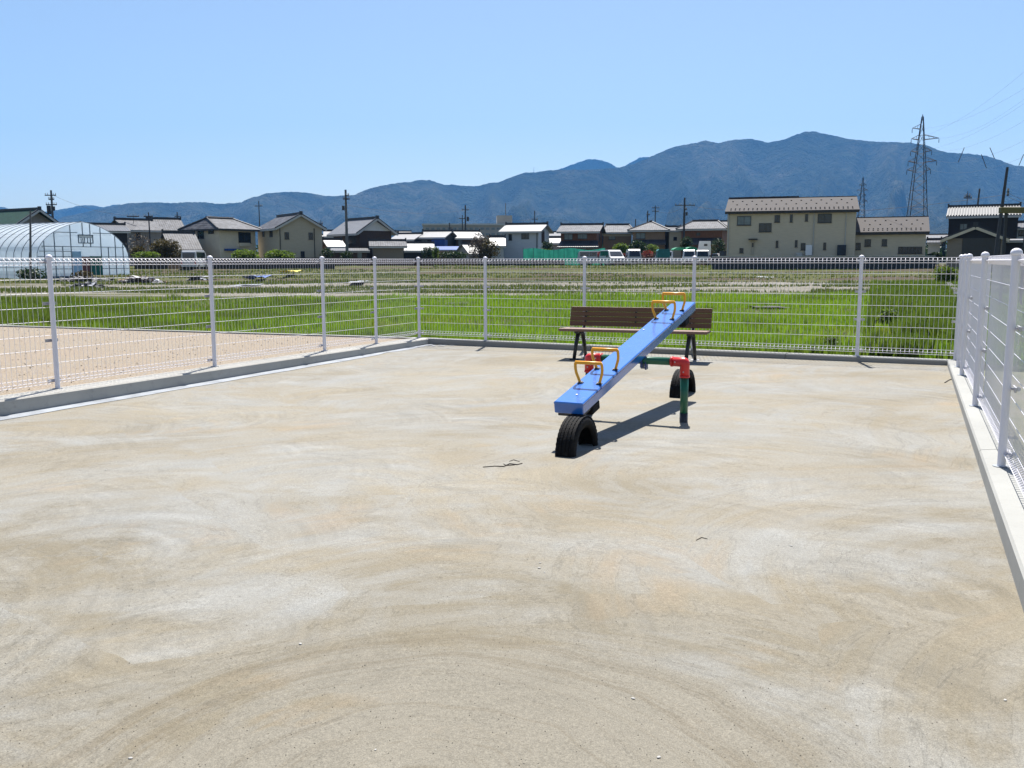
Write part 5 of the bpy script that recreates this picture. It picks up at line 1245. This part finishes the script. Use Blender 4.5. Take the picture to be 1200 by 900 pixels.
shrub('bright green bush behind the silver minivan', 718, 736, 284, 299, 121, M['leaf_green'], n=1300, leaf=0.12)
shrub('large dark green bush between the two minivans', 735, 758, 281, 298, 122, M['leaf_dark'], n=1400, leaf=0.13)
shrub('light green bush above the red azaleas', 755, 772, 286, 297, 122, M['leaf_green'], n=700)
shrub('red azalea bush left of the silver minivan', 700, 709, 294, 303, 116, M['leaf_red'], n=350, leaf=0.10)
shrub('red azalea bush between the minivan and the grey van', 728, 734, 297, 303, 115, M['leaf_red'], n=200, leaf=0.10)
shrub('wide red azalea bush left of the teal truck', 751, 767, 293, 302, 116, M['leaf_red'], n=330, leaf=0.09)
shrub('dark round tree in front of the brown hipped house', 797, 811, 277, 292, 124, M['leaf_dark'], n=900, name='tree', cat='tree', trunk=True)
shrub('dark brown shrub left of the big cream house', 833, 850, 279, 300, 112, M['leaf_dark'], n=800)
shrub('green shrubs in the gap right of the cream annex', 1086, 1104, 296, 306, 90, M['leaf_dark'], n=600)
shrub('weedy bush at the corner behind the far right fence post', 1096, 1124, 312, 332, 45, M['leaf_green'], n=900, leaf=0.07)
shrub('clump of weeds beyond the far fence right of its tall post', 1030, 1060, 362, 380, 19, M['leaf_green'], n=500, leaf=0.035)
shrub('small weed clump at the foot of the far fence', 965, 990, 393, 409, 13.2, M['leaf_green'], n=300, leaf=0.02)
# far tree belt at the village edge (reads as one mass)
bl = []
for i in range(150):
    px = -80+i*9.0; D_ = 185+rng.random()*60
    P = atD(px, 306, D_); bl.append((P[0], D_, 0.7+1.4, 5+3*rng.random(), 4, 1.8+1.9*rng.random()))
o = bpy.data.objects.new('tree_belt', foliage_mesh('tree_belt', bl, 26000, 0.5, M['leaf_dark'])); LINK(o); tag(o, kind='stuff')
# more roofs of the village seen between the nearer houses
far = [(376, 392, 275, 'faint far roof behind the beige house'), (466, 480, 271, 'far pale roof right of the white gable'), (640, 656, 272, 'far dark roof between white house and brown house'), (700, 712, 270, 'far roof above the cream fronted house edge'), (778, 790, 271, 'far roof left of the narrow cream wall'), (1086, 1108, 276, 'dark far roof in the gap left of the black house')]
for a, b, y, lab in far: house(lab, 200, a, b, y+4.5, y, 9, 'x', 0, 'blackwall', 'tile_black' if 'dark' in lab else 'tile_white', over=0.6)

# ------------------------------------------------------------------ vehicles
def vehicle(label, px0, px1, ytop, D, kind='van', yaw=0, paint='car_white', name='parked_car', cat='car', ybase=None, cargo='truck_green', scale=1.0):
    """length along local x; yaw 90 shows the front"""
    xc = (px0+px1)/2; P = atD(xc, 306, D); zb = float(terr(0, np.array(D))) ; az = math.atan2(P[0], D)
    root = empty(name, (P[0], D, zb), -az+R(yaw), label, cat, 'vehicles parked along the village edge')
    B = {'van': dict(L=3.4, W=1.48, H=1.9, pr=[(-1.7, .35), (-1.7, 1.0), (-1.62, 1.72), (-1.45, 1.88), (0.95, 1.9), (1.25, 1.75), (1.62, 1.05), (1.7, .85), (1.7, .35)]),
         'minivan': dict(L=4.6, W=1.7, H=1.85, pr=[(-2.3, .35), (-2.3, 1.0), (-2.2, 1.65), (-2.0, 1.84), (0.7, 1.85), (1.1, 1.7), (1.75, 1.12), (2.25, 0.95), (2.3, .6), (2.3, .35)]),
         'car': dict(L=4.2, W=1.7, H=1.45, pr=[(-2.1, .35), (-2.1, .85), (-1.9, .95), (-1.4, 1.42), (0.4, 1.45), (1.1, .98), (1.95, .85), (2.1, .6), (2.1, .35)]),
         'truck': dict(L=3.4, W=1.48, H=1.8, pr=[(0.55, .4), (0.55, 1.7), (0.7, 1.78), (1.25, 1.78), (1.4, 1.7), (1.66, 1.05), (1.7, .8), (1.7, .4)])}[kind]
    W = B['W']; pr = B['pr']; mb = MB(); n = len(pr); vs = []
    for s_ in (-1, 1):
        for (x, z) in pr: vs.append((x, s_*(W/2-(0.10 if z > 1.15 else 0.0)), z))
    mb.add(vs, [tuple(range(n)), tuple(reversed(range(n, 2*n)))]+[(i, i+n, (i+1) % n+n, (i+1) % n) for i in range(n)])
    mb.build('body', M[paint], root, bevel=0.03)
    x_front = [(a, b) for a, b in pr if b > 1.0 and a > 0]
    fa, fb = x_front[-2:] if len(x_front) >= 2 else ((1.2, 1.7), (1.6, 1.05))
    d = 0.02
    MB().add([(fb[0]+d-0.03*(0), -W/2+0.14, fb[1]+0.06), (fb[0]+d, W/2-0.14, fb[1]+0.06), (fa[0]+d, W/2-0.2, fa[1]-0.02), (fa[0]+d, -W/2+0.2, fa[1]-0.02),
              (fb[0]-0.1, -W/2+0.14, fb[1]+0.02), (fb[0]-0.1, W/2-0.14, fb[1]+0.02), (fa[0]-0.1, W/2-0.2, fa[1]-0.06), (fa[0]-0.1, -W/2+0.2, fa[1]-0.06)], [(0, 1, 2, 3), (4, 7, 6, 5), (0, 4, 5, 1), (2, 6, 7, 3), (0, 3, 7, 4), (1, 5, 6, 2)]).build('windscreen', M['glass'], root)
    x0w = pr[0][0]+0.35 if kind != 'truck' else 0.7
    segs = [(x0w, -0.55), (-0.47, 0.45), (0.53, 1.02)] if kind in ('van',) else ([(x0w, -0.75), (-0.67, 0.3), (0.38, 1.05)] if kind in ('minivan', 'car') else [(0.7, 1.3)])
    zt_ = 1.72 if kind in ('van', 'minivan') else (1.62 if kind == 'truck' else 1.33); zl = 1.18 if kind != 'car' else 1.02
    for a, b in segs:
        for s_ in (-1, 1):
            y = s_*(W/2-0.075); MB().bb(a, b, y-0.03, y+0.03, zl, zt_).build('side_window', M['glass'], root)
    if kind != 'truck': MB().bb(pr[0][0]-0.02, pr[0][0]+0.16, -W/2+0.2, W/2-0.2, 1.1, zt_-0.05).build('rear_window', M['glass'], root)
    for xw in ((pr[0][0]+0.65 if kind != 'truck' else -1.1), pr[-1][0]-0.65):
        for s_ in (-1, 1):
            w_ = MB().tube([(xw, s_*(W/2-0.16), 0.3), (xw, s_*(W/2+0.01), 0.3)], 0.3, 14).build('wheel', M['rubber'], root)
            MB().tube([(xw, s_*(W/2), 0.3), (xw, s_*(W/2+0.02), 0.3)], 0.17, 10).build('rim', M['galv'], w_)
    for s_ in (-1, 1):
        MB().bb(pr[-1][0]-0.12, pr[-1][0]+0.02, s_*(W/2-0.2)-0.14, s_*(W/2-0.2)+0.14, 0.72, 0.9).build('headlight', M['lamp'], root)
        MB().bb(pr[0][0]-0.02 if kind != 'truck' else -1.72, (pr[0][0] if kind != 'truck' else -1.7)+0.1, s_*(W/2-0.12)-0.07, s_*(W/2-0.12)+0.07, 0.6, 0.95 if kind != 'truck' else 0.68).build('tail_light', M['lamp_red'], root)
        MB().box((0.95 if kind != 'minivan' else 1.05, s_*(W/2+0.1), 1.15), (0.1, 0.16, 0.2)).build('mirror', M['frame_dark'], root)
    MB().bb(pr[-1][0]-0.05, pr[-1][0]+0.025, -0.45, 0.45, 0.42, 0.62).build('grille', M['frame_dark'], root)
    if kind == 'truck':
        MB().bb(-1.7, 0.5, -W/2, W/2, 0.55, 0.64).build('cargo_bed', M[paint], root)
        for s_ in (-1, 1): MB().bb(-1.7, 0.5, s_*(W/2-0.02)-0.02, s_*(W/2-0.02)+0.02, 0.64, 0.92).build('side_gate', M[paint], root)
        if cargo:
            MB().prism([(-W/2+0.03, 0.92), (-W/2+0.03, 1.75), (-W/2+0.2, 1.95), (W/2-0.2, 1.95), (W/2-0.03, 1.75), (W/2-0.03, 0.92)], -1.68, 0.48, 'x').build('cargo_cover', M[cargo], root)
    return root
vehicle('small white kei van parked side on below the green net', 661, 690, 296, 121, 'van', 180)
vehicle('silver minivan parked nose on beside the red azaleas', 707, 727, 292, 106, 'minivan', -72, 'car_silver')
vehicle('dusty silver van partly hidden behind the nose-on minivan', 690, 708, 295, 118, 'minivan', -20, 'car_silver')
vehicle('grey boxy van parked nose on between the azaleas', 734, 750, 291, 104, 'van', -84, 'car_silver')
vehicle('kei truck with teal cargo cover right of the azaleas', 768, 784, 292, 108, 'truck', 96, 'car_white', name='kei_truck', cat='truck')
vehicle('white kei truck without cover parked side on behind the fence post', 786, 801, 296, 112, 'truck', 180, 'car_white', name='kei_truck', cat='truck', cargo=None)
vehicle('small white car nose on left of the tall fence post', 800, 814, 296, 110, 'van', -88, 'car_white')
vehicle('white kei truck with raised white bed panel left of the cream house', 815, 829, 290, 104, 'truck', -85, 'car_white', name='kei_truck', cat='truck', cargo=None)
vehicle('black car half hidden by the dark wall at the corner of the cream house', 840, 853, 295, 100, 'car', -75, 'car_dark')
# raised white panel and green canopies among them
P = atD(825.5, 306, 111); zb = float(terr(0, np.array(111.)))
rp_ = empty('white_board', (P[0], 111, zb), R(-4), 'tall white board with a small dark square behind the trucks', 'board')
MB().prism([(-1.0, 0.9), (0.75, 0.9), (0.7, 2.95+0.0), (-0.65, 2.95)], 0, 0.08, 'y').build('panel', M['car_white'], rp_); MB().bb(-0.1, 0.3, -0.02, 0.0, 2.35, 2.6).build('sign_patch', M['frame_dark'], rp_)
for x in (-0.6, 0.6): MB().bb(x-0.04, x+0.04, 0.08, 0.16, -0.2, 2.0).build('support', M['steel_dark'], rp_)
def canopy(label, x0, x1, y0, y1, D):
    P = atD((x0+x1)/2, 306, D); k = D*LK; zb = float(terr(0, np.array(D))); z0 = zp(y1, D)-zb; z1 = zp(y0, D)-zb; W = (x1-x0)*k
    r = empty('green_canopy', (P[0], D, zb), 0, label, 'canopy'); mb = MB(); pr = []
    for i in range(9):
        a = math.pi*(1-i/8); pr.append((W/2*math.cos(a), z0+(z1-z0)*math.sin(a)))
    mb.prism(pr, 0, 2.2, 'y'); mb.build('cloth', M['canopy_green'], r)
    for x in (-W/2+0.05, W/2-0.05):
        for y in (0.1, 2.1): MB().tube([(x, y, -0.2), (x, y, z0)], 0.03, 6).build('pole', M['steel_dark'], r)
canopy('rounded green canopy behind the white kei truck', 789, 805, 290, 293.5, 114); canopy('darker green canopy right of the rounded one', 804, 818, 289.5, 294, 117)
# vehicle by the hedge on the left
vehicle('pale silver kei van parked by the dark wall on the left', 217, 239, 307, 87, 'van', 72, 'car_silver')
P = atD(205, 306, 86); zb = float(terr(0, np.array(86.)))
pk = empty('plank_stack', (P[0], 86, zb), 0, 'low stack of weathered planks left of the van by the wall', 'plank stack')
for i in range(4): MB().bb(-0.7+0.05*i, 0.75-0.03*i, -0.2+0.02*i, 0.3, i*0.16, i*0.16+0.12).build('plank', M['planks'], pk)

# ------------------------------------------------------------------ rubbish and sheets on the field
def pile(label, x0, x1, y0, y1, n, mats, size=0.35, name='debris_pile'):
    u = (x0+x1)/2; c = atz(u, (y0+y1)/2, -0.02); D = c[1]; zb = float(terr(0, np.array(D)))
    root = empty(name, (c[0], D, zb), 0, label, 'debris pile'); k = D*LK; W = (x1-x0)*k; Hh = max(0.25, (y1-y0)*k*0.75)
    for mi, m in enumerate(mats):
        co = []
        for i in range(n):
            px = rng.normal()*W*0.24; py = rng.normal()*W*0.10; hz = Hh*(0.15+0.85*rng.random())*math.exp(-(px/(W*0.38))**2)
            p0 = np.array([px, py, hz]); vs = [p0+rng.normal(size=3)*np.array([size, size, size*0.35])*0.6 for _ in range(4)]
            vs = [np.array([v[0], v[1], max(0.0, v[2])]) for v in vs]; co += [vs[0], vs[1], vs[2], vs[0], vs[2], vs[3]]
        o = bpy.data.objects.new(['torn_sheets', 'scraps', 'rubble'][mi], tri_mesh('scraps', co, m)); LINK(o); o.parent = root; o['kind'] = 'stuff'
pile('heap of torn grey and white plastic on the field near the greenhouse', 138, 190, 326, 337, 140, [M['debris_grey'], M['debris_white'], M['planks']], 0.35)
pile('low white plastic scraps at the edge of the dirt by the greenhouse', 82, 125, 332, 341, 60, [M['debris_grey'], M['debris_white']], 0.35)
pile('scattered grey scrap strip in front of the greenhouse', 60, 140, 327, 333, 90, [M['debris_grey'], M['debris_grey']], 0.4)
pile('dark low rubbish row on the field beyond the second fence post', 218, 244, 327, 332, 40, [M['debris_grey'], M['debris_white']], 0.3)
def sheet(label, x0, x1, y0, y1, m, h=0.06):
    a = atz(x0, y1, 0.0); b = atz(x1, y1, 0.0); c = atz((x0+x1)/2, y0, 0.0); W = b[0]-a[0]; L = max(0.5, min(6, c[1]-a[1])); D = (a[1]+c[1])/2
    zb = float(terrain_z(np.array(c[0]), np.array(D)))+0.03; X_, Y_ = np.meshgrid(np.linspace(-W/2, W/2, 14), np.linspace(-L/2, L/2, 8))
    o = grid_mesh('ground_sheet', X_+0.1*fbm(Y_*1.5, X_, 3), Y_, h*fbm(X_*2, Y_*2, 9)*2+0.02*0, m); o.location = ((a[0]+b[0])/2, D, zb); tag(o, label, 'plastic sheet')
sheet('blue plastic sheet lying on the field beside the second fence post', 254, 265, 327, 333, M['tarp'], 0.3)
sheet('white sheet lying flat on the far dirt behind the second left bay', 400, 416, 330.5, 333.5, M['debris_white'])
sheet('small yellow sheet lying far out on the field', 323, 332, 325.5, 327.5, M['yellow_item'], 0.2)
sheet('thin white sheet lying near the dark rubbish row', 217, 228, 327.5, 329.5, M['debris_white'], 0.2)
sheet('long white film strip on the dirt beside the blue sheet', 266, 290, 332, 334, M['debris_white'])
sheet('white strip of film on the distant brown field at right', 905, 930, 325.6, 327.2, M['debris_white'])
sheet('black sheet edge lying between dirt and grass right of the corner post', 520, 555, 352.5, 354.8, M['blocks'], 0.04)
sheet('narrow black sheet edge in the grass right of the seesaw', 885, 925, 356, 358.6, M['blocks'], 0.03)
# irrigation ditch wall running away on the right
mb = MB(); pa = atz(1122, 350, 0.0); pb = atz(1098, 309, 0.45); pb = atD(1099, 306, 88)
d = np.array([pb[0]-pa[0], pb[1]-pa[1]]); Ln = float(np.linalg.norm(d))
dw = empty('ditch_wall', (pa[0], pa[1], 0), math.atan2(d[1], d[0]), 'low dark concrete ditch wall running away behind the far right corner', 'wall')
n = 24; src = None
for i in range(n):
    x = i*Ln/n; z = float(terr(0, np.array(pa[1]+d[1]*i/n)))
    if src is None: src = MB().bb(0.01, Ln/n-0.01, -0.1, 0.1, -0.5, 0.34).build('concrete_panel', M['blocks'], dw); src.location = (x, 0, z)
    else: inst(src, dw, (x, 0, z))

# ------------------------------------------------------------------ mountains
main_sky = [(-400, 250), (-200, 247), (-60, 250), (0, 249), (30, 258), (60, 260), (75, 254), (90, 251), (115, 245), (135, 241), (150, 238), (175, 237), (200, 238), (220, 237), (240, 237), (260, 239), (283, 237), (293, 232), (302, 230), (310, 227), (318, 226), (335, 225), (343, 224.5), (360, 226), (377, 229), (390, 230), (402, 229), (415, 228.5), (430, 222), (447, 217.5), (470, 214), (480, 213.5), (490, 211), (505, 211), (513, 214), (522, 217), (530, 216), (547, 218), (560, 218), (575, 214), (585, 213.5), (598, 208), (615, 202), (627, 202), (640, 200), (655, 199), (690, 199), (720, 197), (740, 193), (758, 186), (770, 180), (785, 173.5), (800, 170), (815, 167.5), (827, 164.5), (840, 168), (860, 163.5), (880, 162.5), (900, 167), (920, 163), (932, 158), (943, 154.5), (955, 154), (963, 156), (980, 159.5), (995, 163), (1010, 164.5), (1025, 166), (1050, 166.5), (1067, 167), (1078, 169), (1089, 171), (1100, 176), (1111, 179), (1133, 180), (1144, 181), (1156, 182.5), (1173, 188), (1189, 194), (1200, 195), (1240, 205), (1300, 200), (1400, 215), (1600, 225)]
def ridge(name, sky, R1, R0, pxr, seed, pw=1.15, amp=0.80, nx=900, nr=150, back=0.25, foot=None):
    sx = np.array([a for a, b in sky]); sy = np.array([b for a, b in sky])
    px = np.linspace(pxr[0], pxr[1], nx); az = np.arctan((px-600)/FPX)
    yy = np.interp(px, sx, sy); yy = yy+(fbm(px*0.35, px*0+seed, seed, 3)-0.5)*1.3
    Rc = R1*(1+(0.10 if R1 < 5000 else 0.02)*(fbm(px*0.012, px*0+1, seed+3, 3)-0.5)*2)
    dr_ = np.array([_ray(u, v) for u, v in zip(px, yy)]); az = np.arctan2(dr_[:, 0], dr_[:, 1])
    e = dr_[:, 2]/np.hypot(dr_[:, 0], dr_[:, 1])                  # tan(elevation) along the ray
    s = np.concatenate([np.linspace(0, 1, nr), 1+back*np.linspace(0.03, 1, 12)])
    S, A = np.meshgrid(s, az, indexing='ij'); E_ = e[None, :]*np.ones_like(S); RC = Rc[None, :]*np.ones_like(S)
    RR = R0+(RC-R0)*S; PXm = px[None, :]*np.ones_like(S)
    wx = PXm*0.02+fbm(PXm*0.01, S*3, seed+5, 3)*1.6; spur = ridged(wx, S*1.1+seed, seed+9, 5, 0.55)
    fine = ridged(PXm*0.07+S*2, S*6, seed+11, 4)
    env = np.sin(np.clip(S, 0, 1)*math.pi)**0.8
    base = np.clip(S, 0, 1)**pw
    shape = base*(1-amp*env*(1-spur)*1.3-0.10*env*(1-fine))
    shape = np.where(S > 1, 1-(S-1)*0.9, shape)
    Zm = CZ+E_*RC*np.minimum(shape, RR/RC*0.995+1e9*(S >= 0.999)); 
    Xm = RR*np.sin(A); Ym = RR*np.cos(A)
    return grid_mesh(name, Xm, Ym, np.maximum(Zm, -5), M['mountain'])
tag(ridge('mountain_range', main_sky, 4600, 2000, (-700, 1900), 4), kind='structure')
far1 = [(560, 236), (620, 210), (650, 200), (662, 196), (675, 191), (688, 187), (696, 186.5), (705, 188), (714, 190.5), (722, 196), (731, 195.5), (738, 191), (750, 184.5), (765, 184), (780, 190), (830, 200), (900, 230)]
tag(ridge('distant_peaks', far1, 6150, 5750, (560, 900), 31, nx=240, nr=60), kind='structure')
far2 = [(-300, 262), (-120, 246), (-20, 243), (4, 242.5), (14, 246), (30, 252), (60, 247), (80, 244), (95, 240.5), (110, 241), (122, 243), (133, 240), (142, 239.5), (150, 243), (230, 252), (400, 262)]
tag(ridge('distant_hills', far2, 6150, 5700, (-300, 400), 41, nx=300, nr=60), kind='structure')
# small masts on the ridge
pole('tiny mast on the mountain shoulder above the white house', 625.5, 196, 4590, 1.2, group=None, name='radio_mast', cat='mast')

# ------------------------------------------------------------------ haze
hz = MB().bb(-5200, 5200, -60, 6500, -8, 950).build('haze', None); hz['kind'] = 'stuff'; hz.display_type = 'WIRE'
hm = bpy.data.materials.new('air haze'); hm.use_nodes = True; ht = hm.node_tree; ht.nodes.clear()
out = ht.nodes.new('ShaderNodeOutputMaterial'); pv = ht.nodes.new('ShaderNodeVolumePrincipled'); ht.links.new(pv.outputs[0], out.inputs['Volume'])
pv.inputs['Color'].default_value = (*HAZE_COL, 1); pv.inputs['Density'].default_value = HAZE; pv.inputs['Anisotropy'].default_value = 0.0
hz.data.materials.append(hm)

# ------------------------------------------------------------------ render settings
scn.render.engine = 'CYCLES'
scn.cycles.use_denoising = True
